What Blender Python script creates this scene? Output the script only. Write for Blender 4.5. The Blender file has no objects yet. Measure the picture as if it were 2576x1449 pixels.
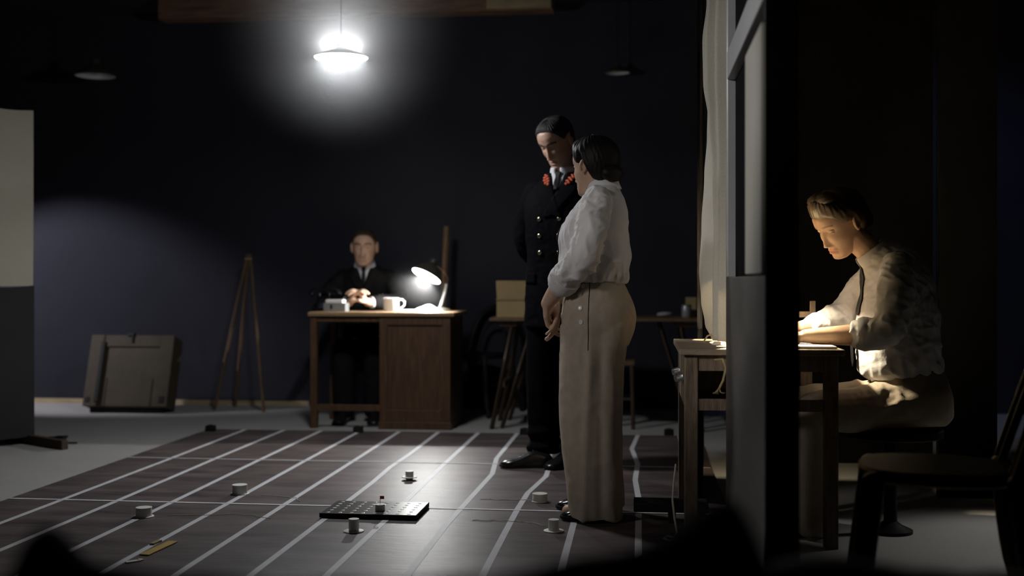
import bpy, bmesh, math, random
import numpy as np
from mathutils import Vector, Matrix, Euler
from mathutils.bvhtree import BVHTree

random.seed(7); np.random.seed(7)
scene = bpy.context.scene
COL = scene.collection
PI = math.pi

# ------------------------------------------------------------------ camera
# the camera stands 1 m above the floor and looks along +Y; the room is turned 6.26 degrees
RZ = -math.radians(6.26)
cam_d = bpy.data.cameras.new('camera')
cam = bpy.data.objects.new('camera', cam_d); COL.objects.link(cam)
cam.location = (0, 0, 1.0); cam.rotation_euler = (PI/2, 0, 0)
cam_d.sensor_width = 36.0
cam_d.lens = 36.0*2900/2576
cam_d.shift_y = -20.5/2576
cam_d.clip_start = 0.05; cam_d.clip_end = 60
cam_d.dof.use_dof = True
cam_d.dof.focus_distance = 4.65
cam_d.dof.aperture_fstop = 1.5
scene.camera = cam

# ------------------------------------------------------------------ world, exposure
world = bpy.data.worlds.new('world'); scene.world = world
world.use_nodes = True
wb = world.node_tree.nodes['Background']
wb.inputs[0].default_value = (0.010, 0.012, 0.03, 1); wb.inputs[1].default_value = 0.05
scene.view_settings.view_transform = 'Standard'
scene.view_settings.look = 'None'
scene.view_settings.exposure = 0.0
scene.view_settings.gamma = 1.0
scene.view_settings.use_curve_mapping = False
scene.cycles.use_denoising = True
scene.cycles.max_bounces = 5
scene.cycles.volume_step_rate = 0.5
scene.cycles.sample_clamp_indirect = 3.0

# unseen off-camera lights: night-blue fill high in the room, spots on single areas
def add_light(name, typ, loc, power, color=(1,1,1), target=None, size=0.1, spot=None, blend=0.3, size_y=None):
    d = bpy.data.lights.new(name, typ); d.energy = power; d.color = color
    if typ == 'AREA':
        d.shape = 'RECTANGLE' if size_y else 'DISK'
        d.size = size
        if size_y: d.size_y = size_y
    else:
        d.shadow_soft_size = size
    if typ == 'SPOT':
        d.spot_size = math.radians(spot); d.spot_blend = blend
    o = bpy.data.objects.new(name, d); COL.objects.link(o); o.location = loc
    if target is not None:
        v = Vector(target) - Vector(loc)
        o.rotation_euler = v.to_track_quat('-Z', 'Y').to_euler()
    return o

L_FILL = add_light('night_fill', 'AREA', (-2.0, 6.8, 3.05), 0.5, (0.32, 0.42, 1.0), (-2.0, 8.6, 0.0), size=3.0, size_y=1.0)
L_BACK = add_light('bay_floor_light', 'SPOT', (3.3, 5.0, 1.55), 66, (1.0, 0.97, 0.95), (1.98, 4.42, 0.0), size=0.12, spot=32, blend=0.8)
L_BLUE = add_light('bay_blue_light', 'SPOT', (2.6, 6.7, 2.9), 26, (0.42, 0.52, 1.0), (3.3, 8.6, 1.0), size=0.2, spot=80, blend=0.8)
L_SIDE = add_light('side_fill', 'SPOT', (-3.3, 1.9, 2.4), 165, (1.0, 0.93, 0.88), (0.30, 4.7, 0.85), size=0.3, spot=20, blend=0.7)  # added spot that lifts the near side of the standing woman
L_PART = add_light('partition_fill', 'SPOT', (-2.2, 1.4, 2.3), 130, (1.0, 0.97, 0.92), (0.78, 3.9, 1.45), size=0.15, spot=28, blend=0.5)  # added spot that brightens the partition and curtain
L_WALL = add_light('wall_wash', 'SPOT', (-4.75, 8.15, 1.85), 170, (0.90, 0.88, 1.0), (-3.45, 9.35, 0.60), size=0.04, spot=62, blend=0.6)

# ------------------------------------------------------------------ mesh helpers
class MB:
    """collects closed pieces into one mesh"""
    def __init__(s): s.v = []; s.f = []
    def add(s, vs, fs, m=None):
        b = len(s.v)
        if m is not None: vs = [m @ Vector(p) for p in vs]
        s.v += [tuple(p) for p in vs]; s.f += [tuple(i+b for i in f) for f in fs]
        return s
    def box(s, c, size, rot=None, taper=1.0):
        x, y, z = (k/2 for k in size)
        vs = [(-x,-y,-z),(x,-y,-z),(x,y,-z),(-x,y,-z),(-x*taper,-y*taper,z),(x*taper,-y*taper,z),(x*taper,y*taper,z),(-x*taper,y*taper,z)]
        fs = [(3,2,1,0),(4,5,6,7),(0,1,5,4),(1,2,6,5),(2,3,7,6),(3,0,4,7)]
        m = Matrix.Translation(c)
        if rot is not None: m = m @ Euler(rot).to_matrix().to_4x4()
        return s.add(vs, fs, m)
    def bb(s, x0, x1, y0, y1, z0, z1):
        return s.box(((x0+x1)/2,(y0+y1)/2,(z0+z1)/2),(x1-x0,y1-y0,z1-z0))
    def lathe(s, prof, seg=32, m=None, closed=False):
        """prof: list of (r,z) from bottom to top; ends are capped, or joined when closed"""
        vs = []; fs = []
        for r, z in prof:
            for k in range(seg):
                a = 2*PI*k/seg; vs.append((r*math.cos(a), r*math.sin(a), z))
        n = len(prof)
        for i in range(n if closed else n-1):
            j = (i+1) % n
            for k in range(seg):
                k2 = (k+1) % seg
                fs.append((i*seg+k, i*seg+k2, j*seg+k2, j*seg+k))
        if not closed:
            fs.append(tuple(range(seg-1,-1,-1))); fs.append(tuple((n-1)*seg+k for k in range(seg)))
        return s.add(vs, fs, m)
    def rings(s, R, m=None, closed=False):
        """R: list of rings (lists of points of equal length)"""
        seg = len(R[0]); vs = [p for r in R for p in r]; fs = []; n = len(R)
        for i in range(n if closed else n-1):
            j = (i+1) % n
            for k in range(seg):
                k2 = (k+1) % seg
                fs.append((i*seg+k, i*seg+k2, j*seg+k2, j*seg+k))
        if not closed:
            fs.append(tuple(range(seg-1,-1,-1))); fs.append(tuple((n-1)*seg+k for k in range(seg)))
        return s.add(vs, fs, m)
    def tube(s, pts, rad, seg=12, flat=None, up=(0,0,1), cap=True, m=None):
        """tube along pts; rad: number, list of numbers or of (a,b) where a lies along the side axis"""
        P = [Vector(p) for p in pts]; n = len(P); R = []
        U = Vector(up); prev = None
        for i in range(n):
            t = (P[min(i+1,n-1)] - P[max(i-1,0)])
            if t.length < 1e-9: t = Vector((0,0,1))
            t.normalize()
            if prev is None:
                a = U - t*U.dot(t)
                if a.length < 1e-3: a = Vector((1,0,0)) - t*t.x
                if a.length < 1e-3: a = Vector((0,1,0)) - t*t.y
            else:
                a = prev - t*prev.dot(t)
                if a.length < 1e-4: a = Vector((1,0,0)) - t*t.x
            a.normalize(); prev = a.copy()
            b = t.cross(a)
            r = rad[i] if isinstance(rad, (list, tuple)) else rad
            ra, rb = (r if isinstance(r, (list, tuple)) else (r, r))
            R.append([P[i] + a*(rb*math.cos(2*PI*k/seg)) + b*(ra*math.sin(2*PI*k/seg)) for k in range(seg)])
        return s.rings(R, m)
    def limb(s, pts, rad, seg=16, sub=5, up=(0,0,1)):
        """smooth tube with rounded ends through joints (Catmull-Rom)"""
        P = [Vector(p) for p in pts]; n = len(P)
        rr = [(r if isinstance(r,(list,tuple)) else (r,r)) for r in rad]
        Q = []; W = []
        for i in range(n-1):
            p0, p1, p2, p3 = P[max(i-1,0)], P[i], P[i+1], P[min(i+2,n-1)]
            for k in range(sub):
                t = k/sub
                Q.append(0.5*((2*p1) + (p2-p0)*t + (2*p0-5*p1+4*p2-p3)*t*t + (3*p1-p0-3*p2+p3)*t**3))
                W.append((rr[i][0]*(1-t)+rr[i+1][0]*t, rr[i][1]*(1-t)+rr[i+1][1]*t))
        Q.append(P[-1]); W.append(rr[-1])
        # rounded ends
        d0 = (Q[0]-Q[1]).normalized(); d1 = (Q[-1]-Q[-2]).normalized()
        e0 = min(W[0]); e1 = min(W[-1])
        A = [(Q[0]+d0*e0*math.sin(a), (W[0][0]*math.cos(a), W[0][1]*math.cos(a))) for a in (1.45,1.1,0.7,0.35)]
        B = [(Q[-1]+d1*e1*math.sin(a), (W[-1][0]*math.cos(a), W[-1][1]*math.cos(a))) for a in (0.35,0.7,1.1,1.45)]
        Q = [a[0] for a in A] + Q + [b[0] for b in B]; W = [a[1] for a in A] + W + [b[1] for b in B]
        return s.tube(Q, W, seg, up=up)
    def ball(s, c, r, seg=20, rot=None, rings=12):
        r = r if isinstance(r,(list,tuple)) else (r,r,r)
        R = []
        for i in range(rings+1):
            a = -PI/2 + PI*(i+0.02 if i==0 else (i-0.02 if i==rings else i))/rings
            R.append([(r[0]*math.cos(a)*math.cos(2*PI*k/seg), r[1]*math.cos(a)*math.sin(2*PI*k/seg), r[2]*math.sin(a)) for k in range(seg)])
        m = Matrix.Translation(c)
        if rot is not None: m = m @ Euler(rot).to_matrix().to_4x4()
        return s.rings(R, m)
    def mesh(s, name='m'):
        me = bpy.data.meshes.new(name); me.from_pydata(s.v, [], s.f); me.update(); return me
    def build(s, name, mat, parent=None, smooth=False, bevel=0, loc=None, rot=None, angle=40):
        me = s.mesh(name); o = bpy.data.objects.new(name, me); COL.objects.link(o)
        if mat is not None: me.materials.append(M[mat] if isinstance(mat,str) else mat)
        if smooth:
            me.polygons.foreach_set('use_smooth', [True]*len(me.polygons))
            me.set_sharp_from_angle(angle=math.radians(angle))
        if bevel:
            b = o.modifiers.new('bevel','BEVEL'); b.width = bevel; b.segments = 2; b.limit_method = 'ANGLE'
        if parent is not None: o.parent = parent
        if loc is not None: o.location = loc
        if rot is not None: o.rotation_euler = rot
        return o

def empty(name, loc=(0,0,0), rz=0.0, label=None, cat=None, group=None):
    o = bpy.data.objects.new(name, None); COL.objects.link(o); o.empty_display_size = 0.1
    o.location = loc; o.rotation_euler = (0,0,rz)
    tag(o, label, cat, group); return o
def tag(o, label=None, cat=None, group=None, kind=None):
    if label: o['label'] = label
    if cat: o['category'] = cat
    if group: o['group'] = group
    if kind: o['kind'] = kind
    return o
def struct(o, label=None):
    o['kind'] = 'structure'
    if label: o['label'] = label
    return o
def share(o, loc, rot=None, parent=None, name=None):
    c = o.copy(); COL.objects.link(c)
    if name: c.name = name
    c.location = loc
    if rot is not None: c.rotation_euler = rot
    c.parent = parent if parent is not None else o.parent
    return c
CU, SU = math.cos(RZ), math.sin(RZ)
def G(u, v, z=0.0):
    """room axes (u across, v into the room) to world"""
    return Vector((u*CU - v*SU, u*SU + v*CU, z))

# ------------------------------------------------------------------ materials
M = {}
def mat(name, col, rough=0.6, metal=0.0, var=0.15, scale=8.0, bump=0.0, bscale=60.0, spec=0.4, stretch=(1,1,1), coat=0.0, col2=None, sheen=0.0):
    m = bpy.data.materials.new(name); m.use_nodes = True
    nt = m.node_tree; N = nt.nodes; Lk = nt.links
    b = N['Principled BSDF']
    b.inputs['Roughness'].default_value = rough; b.inputs['Metallic'].default_value = metal
    b.inputs['Specular IOR Level'].default_value = spec
    if coat: b.inputs['Coat Weight'].default_value = coat
    if sheen: b.inputs['Sheen Weight'].default_value = sheen; b.inputs['Sheen Roughness'].default_value = 0.5
    tc = N.new('ShaderNodeTexCoord'); mp = N.new('ShaderNodeMapping'); mp.inputs['Scale'].default_value = stretch
    Lk.new(tc.outputs['Object'], mp.inputs['Vector'])
    nz = N.new('ShaderNodeTexNoise'); nz.inputs['Scale'].default_value = scale; nz.inputs['Detail'].default_value = 5; nz.inputs['Roughness'].default_value = 0.6
    Lk.new(mp.outputs['Vector'], nz.inputs['Vector'])
    rp = N.new('ShaderNodeValToRGB')
    c = Vector(col); d = Vector(col2) if col2 else c*(1-var*1.6)
    e = c if col2 else c*(1+var)
    rp.color_ramp.elements[0].position = 0.30; rp.color_ramp.elements[1].position = 0.70
    rp.color_ramp.elements[0].color = (*d,1); rp.color_ramp.elements[1].color = (*e,1)
    Lk.new(nz.outputs['Fac'], rp.inputs['Fac']); Lk.new(rp.outputs['Color'], b.inputs['Base Color'])
    if bump:
        n2 = N.new('ShaderNodeTexNoise'); n2.inputs['Scale'].default_value = bscale; n2.inputs['Detail'].default_value = 3
        Lk.new(mp.outputs['Vector'], n2.inputs['Vector'])
        bp = N.new('ShaderNodeBump'); bp.inputs['Strength'].default_value = bump; bp.inputs['Distance'].default_value = 0.01
        Lk.new(n2.outputs['Fac'], bp.inputs['Height']); Lk.new(bp.outputs['Normal'], b.inputs['Normal'])
    M[name] = m; return m
def emit(name, col, strength):
    m = bpy.data.materials.new(name); m.use_nodes = True
    nt = m.node_tree; nt.nodes.remove(nt.nodes['Principled BSDF'])
    e = nt.nodes.new('ShaderNodeEmission'); e.inputs[0].default_value = (*col,1); e.inputs[1].default_value = strength
    nt.links.new(e.outputs[0], nt.nodes['Material Output'].inputs['Surface']); M[name] = m; return m

mat('floor', (0.36,0.35,0.33), 0.62, var=0.06, scale=1.6, bump=0.12, bscale=25)
mat('wall', (0.024,0.0245,0.033), 0.85, var=0.10, scale=1.2, bump=0.15, bscale=40, spec=0.2)
mat('wall_dark', (0.022,0.023,0.03), 0.9, var=0.1, scale=2, spec=0.1)
mat('wall_blue', (0.10,0.115,0.16), 0.85, var=0.1, scale=1.5, spec=0.2)
mat('ceiling', (0.03,0.03,0.032), 0.9, scale=2, spec=0.1)
mat('plinth', (0.42,0.33,0.19), 0.7, scale=6, stretch=(1,6,6))
mat('board', (0.150,0.118,0.110), 0.45, var=0.35, scale=2.6, stretch=(1.0,3.6,1), bump=0.16, bscale=14, spec=0.5, col2=(0.045,0.033,0.034))
mat('tape', (0.62,0.62,0.64), 0.5, var=0.05, scale=12)
mat('tape_dull', (0.45,0.44,0.44), 0.6, var=0.06, scale=12)
mat('peg_panel', (0.07,0.07,0.068), 0.3, var=0.1)
mat('black', (0.008,0.008,0.009), 0.6, var=0.2, spec=0.25)
mat('black_cloth', (0.006,0.006,0.007), 0.95, var=0.2, spec=0.05)
mat('grey_cloth', (0.30,0.29,0.29), 0.95, var=0.1, spec=0.05)
mat('black_wood', (0.006,0.006,0.0065), 0.55, var=0.2, spec=0.12)
mat('blackgloss', (0.010,0.010,0.011), 0.18, var=0.2, spec=0.6)
mat('chrome', (0.65,0.66,0.68), 0.22, 1.0, var=0.03)
mat('steel', (0.42,0.42,0.42), 0.35, 0.9, var=0.1)
mat('brass', (0.55,0.50,0.36), 0.25, 1.0, var=0.05)
mat('enamel', (0.80,0.80,0.78), 0.25, var=0.03, spec=0.5)
mat('shade_dark', (0.05,0.045,0.035), 0.4, var=0.1)
mat('copper', (0.50,0.30,0.20), 0.3, 1.0, var=0.05)
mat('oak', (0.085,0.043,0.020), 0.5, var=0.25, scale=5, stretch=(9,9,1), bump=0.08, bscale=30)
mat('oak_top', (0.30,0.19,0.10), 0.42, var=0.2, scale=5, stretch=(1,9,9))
mat('pine', (0.13,0.075,0.036), 0.6, var=0.2, scale=6, stretch=(8,8,1))
mat('pine_dark', (0.05,0.032,0.018), 0.65, var=0.25, scale=6, stretch=(8,8,1))
mat('weathered', (0.22,0.165,0.12), 0.7, var=0.3, scale=7, stretch=(8,8,1), bump=0.3, bscale=35)
mat('weathered_top', (0.30,0.24,0.18), 0.65, var=0.3, scale=7, stretch=(1.2,9,9), bump=0.3, bscale=35)
mat('beam', (0.16,0.085,0.05), 0.7, var=0.3, scale=5, stretch=(1,7,7))
mat('beam_pale', (0.30,0.22,0.12), 0.7, var=0.2, scale=5, stretch=(1,7,7))
mat('trunk', (0.060,0.046,0.025), 0.7, var=0.15, scale=6, bump=0.2, bscale=40)
mat('trunk_dark', (0.004,0.0035,0.003), 0.7)
mat('cream', (0.36,0.335,0.26), 0.8, var=0.04, scale=3)
mat('cream_panel', (0.60,0.57,0.49), 0.7, var=0.04, scale=4)
mat('screen_dark', (0.009,0.007,0.007), 0.8, var=0.2, scale=4)
mat('paint_white', (0.55,0.55,0.56), 0.35, var=0.04)
mat('panel_grey', (0.16,0.15,0.14), 0.45, var=0.18, scale=2.2, stretch=(1,1,3), bump=0.05)
mat('muslin', (0.66,0.63,0.55), 0.9, var=0.05, scale=9, bump=0.15, bscale=160, spec=0.1)
mat('card', (0.33,0.24,0.115), 0.8, var=0.08, scale=5)
mat('paper', (0.78,0.76,0.70), 0.8, var=0.04)
mat('ivory', (0.78,0.77,0.72), 0.5, var=0.05)
mat('red', (0.65,0.10,0.03), 0.6)
mat('ruler', (0.50,0.33,0.08), 0.5, var=0.1, scale=20)
mat('rope', (0.42,0.34,0.18), 0.9, var=0.2, scale=40)
mat('string', (0.62,0.57,0.50), 0.9)
mat('tin', (0.36,0.37,0.37), 0.35, 0.5, var=0.1)
mat('skin', (0.60,0.37,0.25), 0.48, var=0.06, scale=14, bump=0.04, bscale=220, spec=0.4)
mat('shirt', (0.66,0.65,0.66), 0.8, var=0.03, scale=10, bump=0.12, bscale=180, spec=0.15)
mat('collar', (0.70,0.70,0.72), 0.75, var=0.03, spec=0.15)
mat('trouser', (0.40,0.345,0.28), 0.85, var=0.06, scale=30, bump=0.12, bscale=250, spec=0.15)
mat('navy', (0.0038,0.0038,0.0052), 0.85, var=0.15, scale=30, spec=0.05)
mat('suit', (0.010,0.009,0.009), 0.85, var=0.15, scale=30, spec=0.06)
mat('tie', (0.006,0.006,0.008), 0.6, spec=0.2)
mat('hair', (0.010,0.008,0.007), 0.55, var=0.4, scale=30, stretch=(1,1,6), spec=0.2)
mat('hair_brown', (0.050,0.032,0.018), 0.42, var=0.4, scale=30, stretch=(1,1,6), spec=0.4)
mat('hair_grey', (0.040,0.036,0.036), 0.55, var=0.6, scale=60, stretch=(3,1,1), spec=0.3, bump=0.5, bscale=150)
mat('leather', (0.012,0.011,0.011), 0.22, var=0.2, spec=0.6, bump=0.05)
mat('eye', (0.62,0.60,0.57), 0.2, var=0.02)
mat('iris', (0.02,0.015,0.01), 0.15, var=0.02)
mat('brow', (0.03,0.02,0.014), 0.7)
mat('pearl', (0.62,0.61,0.60), 0.25, var=0.03)
emit('glow', (0.93,0.97,1.0), 9.0)
emit('glow_desk', (0.95,0.98,1.0), 26.0)
emit('glow_warm', (1.0,0.85,0.55), 90.0)
# ------------------------------------------------------------------ the room
CEIL = 3.15
def slab(name, mt, u0, u1, v0, v1, z0, z1, label=None):
    o = MB().bb(u0, u1, v0, v1, z0, z1).build(name, mt); o.rotation_euler.z = RZ
    return struct(o, label)
slab('floor', 'floor', -6.6, 4.2, -1.8, 9.1, -0.1, 0.0, 'pale grey painted studio floor')
slab('wall_back', 'wall', -6.6, 4.2, 8.94, 9.1, 0.0, CEIL, 'dark blue-grey back wall of the studio')
slab('wall_left', 'wall_dark', -6.7, -6.5, -1.8, 9.1, 0.0, CEIL)
slab('wall_right', 'wall_blue', 3.7, 3.9, -1.8, 9.1, 0.0, CEIL)
slab('wall_front', 'wall_dark', -6.6, 4.2, -1.9, -1.75, 0.0, CEIL)
slab('ceiling', 'ceiling', -6.7, 4.2, -1.9, 9.1, CEIL, CEIL+0.1)
slab('baseboard_back', 'plinth', -6.5, -2.6, 8.905, 8.94, 0.0, 0.035, 'thin pale wooden strip along the foot of the back wall')
bm_ = slab('trim_1', 'beam', -3.6, -0.62, 8.35, 8.50, 2.965, CEIL, 'brown timber beam under the ceiling')
o = MB().bb(-1.10, -0.63, 8.325, 8.35, 2.975, 3.11).build('plank', 'beam_pale', bm_)

# black flats closing the right bay
def flat(name, u0, u1, v, label, h=3.1):
    r = empty(name, G((u0+u1)/2, v), RZ, label, 'stage flat')
    w = u1-u0
    MB().bb(-w/2, w/2, -0.012, 0.012, 0, h).build('cloth_face', 'black_cloth', r)
    f = MB().bb(-w/2, -w/2+0.05, 0.012, 0.05, 0, h).bb(w/2-0.05, w/2, 0.012, 0.05, 0, h).bb(-w/2+0.05, w/2-0.05, 0.012, 0.05, h-0.08, h-0.03)
    f.build('frame', 'black_wood', r)
    return r
def px(x, Y): return (x-1288)/2900*Y
def pz(y, Y): return 1-(y-704)/2900*Y
def uv(X, Y): return (X*CU+Y*SU, -X*SU+Y*CU)
u0, v0 = uv(px(1700,6.4), 6.4); u1, _ = uv(px(2328,6.4), 6.4)
flat('stage_flat', u0+0.55, u1, v0, 'wide black cloth flat behind the seated woman')
u0, v0 = uv(px(2362,5.3), 5.3); u1, _ = uv(px(2502,5.3), 5.3)
flat('stage_flat', u0, u1, v0, 'narrow black cloth flat in front of the blue wall', h=3.0)

# ------------------------------------------------------------------ plotting board on the floor
BT = 0.016
UB0, UB1, VB0, VB1 = -2.82, 0.384, 2.3, 7.35
board = empty('floor_chart', G(0,0), RZ, 'dark brown floor chart panel ruled with white tape lines', 'floor chart')
MB().bb(UB0, UB1, VB0, VB1, 0.0, BT).build('panel', 'board', board, bevel=0.003)
def tape(pts, w, mt, z=BT+0.0008):
    R = []
    P = [Vector((a,b,0)) for a,b in pts]
    for i,p in enumerate(P):
        t = (P[min(i+1,len(P)-1)]-P[max(i-1,0)]).normalized(); n = Vector((t.y,-t.x,0))*w/2
        R.append([(p.x-n.x,p.y-n.y,z-0.0008),(p.x+n.x,p.y+n.y,z-0.0008),(p.x+n.x,p.y+n.y,z),(p.x-n.x,p.y-n.y,z)])
    MB().rings(R).build('tape_line', mt, board)
for k in range(12):
    u = -2.564+0.256*k
    j = random.uniform
    pts = [(u+j(-.006,.006), VB0+0.02), (u+j(-.006,.006), 3.6), (u, 4.9), (u+j(-.008,.008), 6.1), (u+j(-.006,.006), VB1-0.005)]
    if k == 7: pts = [(u+0.01,VB0+.02),(u+0.005,4.6),(u+0.02,5.2),(u+0.035,5.8),(u-0.005,6.3),(u,VB1-.005)]
    if k == 8: pts = [(u,VB0+.02),(u,4.9),(u+0.008,5.3),(u+0.055,5.75),(u+0.05,6.1),(u+0.01,6.6),(u,VB1-.005)]
    if k == 10: pts = [(u,VB0+.02),(u+.005,5.2),(u-0.012,5.7),(u,6.2),(u-0.035,6.75),(u+0.0,VB1-.005)]
    if k == 5: pts = [(u,VB0+.02),(u,4.9),(u+0.0,5.5),(u-0.012,5.95),(u,6.4),(u,VB1-.005)]
    tape(pts, 0.026, 'tape')
for v in (4.90, 6.11):
    tape([(UB0+0.01, v+0.01), (-1.5, v), (-0.4, v-0.005), (UB1-0.01, v)], 0.021 if v < 5 else 0.019, 'tape_dull' if v > 5 else 'tape', BT+0.0018)

def on_board(x, y, z=BT):
    Y = 2900*(1-z)/(y-704); return Vector((px(x,Y), Y, z))
# blocks along the far edge of the board
wts = [(530,1091,'first'),(901,1094,'second'),(1320,1099,'third'),(1683,1101,'fourth')]
lab = {'first':'small black weight block at the far left corner of the floor chart',
       'second':'small black weight block on the chart edge below the desk',
       'third':'small black weight block on the chart edge behind the officer',
       'fourth':'small black weight block on the chart edge left of the work table'}
for x,y,k in wts:
    p = on_board(x,y,0.0)
    o = MB().box((0,0,0.019),(0.062,0.045,0.038),taper=0.93).box((0,0,0.040),(0.03,0.02,0.006)).build('weight_block','black',bevel=0.003)
    o.location = (p.x,p.y,BT); o.rotation_euler.z = RZ; tag(o, lab[k], 'weight', 'weight blocks along the far chart edge')

# dotted peg board
pb = empty('peg_board', on_board(805,1303,0.016)+Vector((0,0,0)), RZ-0.01, 'small black board with rows of white pegs on the floor chart', 'peg board')
BW, BD = 0.402, 0.275
MB().bb(0,BW,0,BD,0.006,0.020).build('panel','peg_panel',pb,bevel=0.001)
MB().bb(-0.002,BW+0.002,-0.003,0.0,0.003,0.021).build('edge_strip','black',pb)
MB().bb(BW,BW+0.003,0.0,BD,0.003,0.021).build('edge_strip','black',pb)
for (a,b) in ((0.02,0.02),(BW-0.02,0.02),(0.02,BD-0.02),(BW-0.02,BD-0.02)):
    MB().box((a,b,0.003),(0.02,0.02,0.006)).build('foot','black',pb)
peg0 = None
for i in range(8):
    for j in range(6):
        loc = (0.030+i*0.0485, 0.024+j*0.045, 0.020)
        if peg0 is None:
            peg0 = MB().lathe([(0.0078,-0.001),(0.0078,0.0008),(0.0070,0.0012)],12).build('peg','enamel',pb,smooth=True); peg0.location = loc
        else: share(peg0, loc, parent=pb)
# counters
def counter(x, y, r, h, br, label, z=BT, bz=0.0, flag=False, foot=False):
    p = on_board(x,y,z)
    c = empty('counter', p, 0, label, 'counter', 'white counters on the floor chart')
    b0 = 0.012 if foot else 0.0
    MB().lathe([(r*0.98,b0),(r,b0+0.002),(r*0.97,h-0.003),(r*1.01,h-0.002),(r*1.0,h)],28).build('drum','ivory',c,smooth=True)
    if br: MB().lathe([(br*0.97,b0),(br,b0+0.001),(br,b0+0.003),(br*0.97,b0+0.004)],32).build('brim','ivory',c,smooth=True)
    if foot: MB().lathe([(r*0.75,0.0),(r*0.9,0.003),(r*0.9,0.013)],24).build('foot','ivory',c,smooth=True)
    if flag:
        MB().tube([(0,0,h-0.002),(0,0,h+0.034)],0.0010,6).build('flag_pole','steel',c)
        MB().box((0.0085,0,h+0.028),(0.017,0.0014,0.013)).build('flag','red',c)
    return c
counter(603,1243,0.034,0.044,0.042,'plain wide white counter on the chart, left of the peg board')
counter(362,1300,0.033,0.040,0.041,'dim wide white counter nearest the left edge of the chart')
counter(1030,1207,0.0205,0.043,0.038,'narrow white counter on a raised brim behind the peg board', foot=True)
counter(890,1337,0.0205,0.050,0.040,'narrow hat-shaped white counter in front of the peg board')
counter(1358,1262,0.0335,0.037,0.036,'wide low white counter between the two standing figures on a tape line')
counter(1393,1336,0.0215,0.046,0.040,'narrow hat-shaped white counter by the standing woman\'s shoes')
c_ = counter(956,1284,0.0205,0.026,0.0,'little grey counter with a red flag on the peg board', z=0.0365, flag=True)

# ruler, scraps, threads
p0, p1 = on_board(362,1398), on_board(436,1364)
d = (p1-p0); ang = math.atan2(d.y,d.x)
o = MB().bb(0,d.length,-0.019,0.019,0,0.003).build('ruler','ruler',bevel=0.0005); o.location=p0+Vector((0,0,0.0022)); o.rotation_euler.z=ang
tag(o,'yellow wooden ruler lying on a tape line of the floor chart','ruler')
p0 = on_board(392,1367)
o = MB().bb(-0.03,0.03,-0.009,0.009,0,0.006).build('wood_chip','card'); o.location=p0+Vector((0,0,0.001)); o.rotation_euler.z=ang
tag(o,'small brown wooden chip beside the yellow ruler','wood chip')
p0 = on_board(335,1414)
o = MB().box((0,0,0.002),(0.05,0.018,0.004)).box((0.028,0.006,0.003),(0.02,0.012,0.003),(0.1,0.2,0.5)).build('paper_scrap','paper'); o.location=p0+Vector((0,0,0.001)); o.rotation_euler.z=0.6
tag(o,'torn white paper scrap below the yellow ruler','paper scrap')
def thread(name, pts, label, r=0.0013):
    P=[on_board(x,y)+Vector((0,0,0.0028)) for x,y in pts]
    Q=[]
    for i in range(len(P)-1):
        for k in range(6):
            t=k/6; q=P[i].lerp(P[i+1],t); Q.append(q+Vector((random.uniform(-.004,.004),random.uniform(-.01,.01),0)))
    Q.append(P[-1])
    o=MB().tube(Q,r,6).build(name,'string',smooth=True); tag(o,label,'thread','pale threads lying on the chart'); return o
thread('thread',[(655,1246),(700,1249),(745,1255),(756,1263)],'thin pale thread trailing right from the plain wide counter')
thread('thread',[(425,1298),(500,1297),(590,1294),(640,1298),(682,1305)],'thin pale thread trailing right from the dim counter at left')
thread('thread',[(1190,1310),(1250,1311),(1290,1312),(1330,1316),(1372,1324)],'thin pale thread running to the hat-shaped counter by the shoes')
thread('thread',[(1210,1257),(1255,1258),(1300,1259),(1335,1259)],'thin pale thread running to the wide low counter')

# ------------------------------------------------------------------ two-tone standing screen at left
sd = Vector((0.62,0.78,0)).normalized()
sp = Vector((px(82,7.05),7.05,0))
SW = 1.3
scr = empty('standing_screen', sp, math.atan2(sd.y,sd.x), 'tall standing screen, cream above and dark below, at the left edge', 'screen')
def wavy(x0,x1,z0,z1,y,th,amp,nx=24,nz=24):
    m=MB(); vs=[]; fs=[]
    for i in range(nx+1):
        for k in range(nz+1):
            x=x0+(x1-x0)*i/nx; z=z0+(z1-z0)*k/nz
            w=amp*(math.sin(6*x+1.3*z)+0.6*math.sin(3.1*z+2*x))
            if k==nz: z+=0.012*math.sin(9*x)
            vs.append((x,y+w,z))
    for i in range(nx):
        for k in range(nz):
            a=i*(nz+1)+k; fs.append((a,a+nz+1,a+nz+2,a+1))
    n=len(vs); vs2=[(x,yy+th,z) for x,yy,z in vs]
    allv=vs+vs2; allf=fs+[tuple(i+n for i in f[::-1]) for f in fs]
    def rim(idx):
        for a,b in zip(idx,idx[1:]): allf.append((a,b,b+n,a+n))
    rim([i*(nz+1) for i in range(nx+1)]); rim([i*(nz+1)+nz for i in range(nx+1)][::-1])
    rim([k for k in range(nz+1)][::-1]); rim([nx*(nz+1)+k for k in range(nz+1)])
    return m.add(allv,allf)
wavy(-SW,0.0,0.962,2.035,-0.012,0.006,0.006).build('upper_cloth','cream',scr,smooth=True)
wavy(-SW,0.004,0.045,0.966,-0.016,0.012,0.002).build('lower_cloth','screen_dark',scr,smooth=True)
for x in (-SW+0.02,-0.02):
    MB().bb(x-0.02,x+0.02,0.0,0.035,0.05,2.0).build('upright','pine_dark',scr,bevel=0.002)
    MB().bb(x-0.022,x+0.022,-0.40,0.36,0.0,0.055).build('foot','pine_dark',scr,bevel=0.004)
MB().bb(-SW,0,0.0,0.03,0.06,0.11).build('bottom_rail','pine_dark',scr,bevel=0.002)
MB().bb(-SW,0,0.0,0.03,1.93,1.99).build('top_rail','pine_dark',scr,bevel=0.002)
pts=[]
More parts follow.
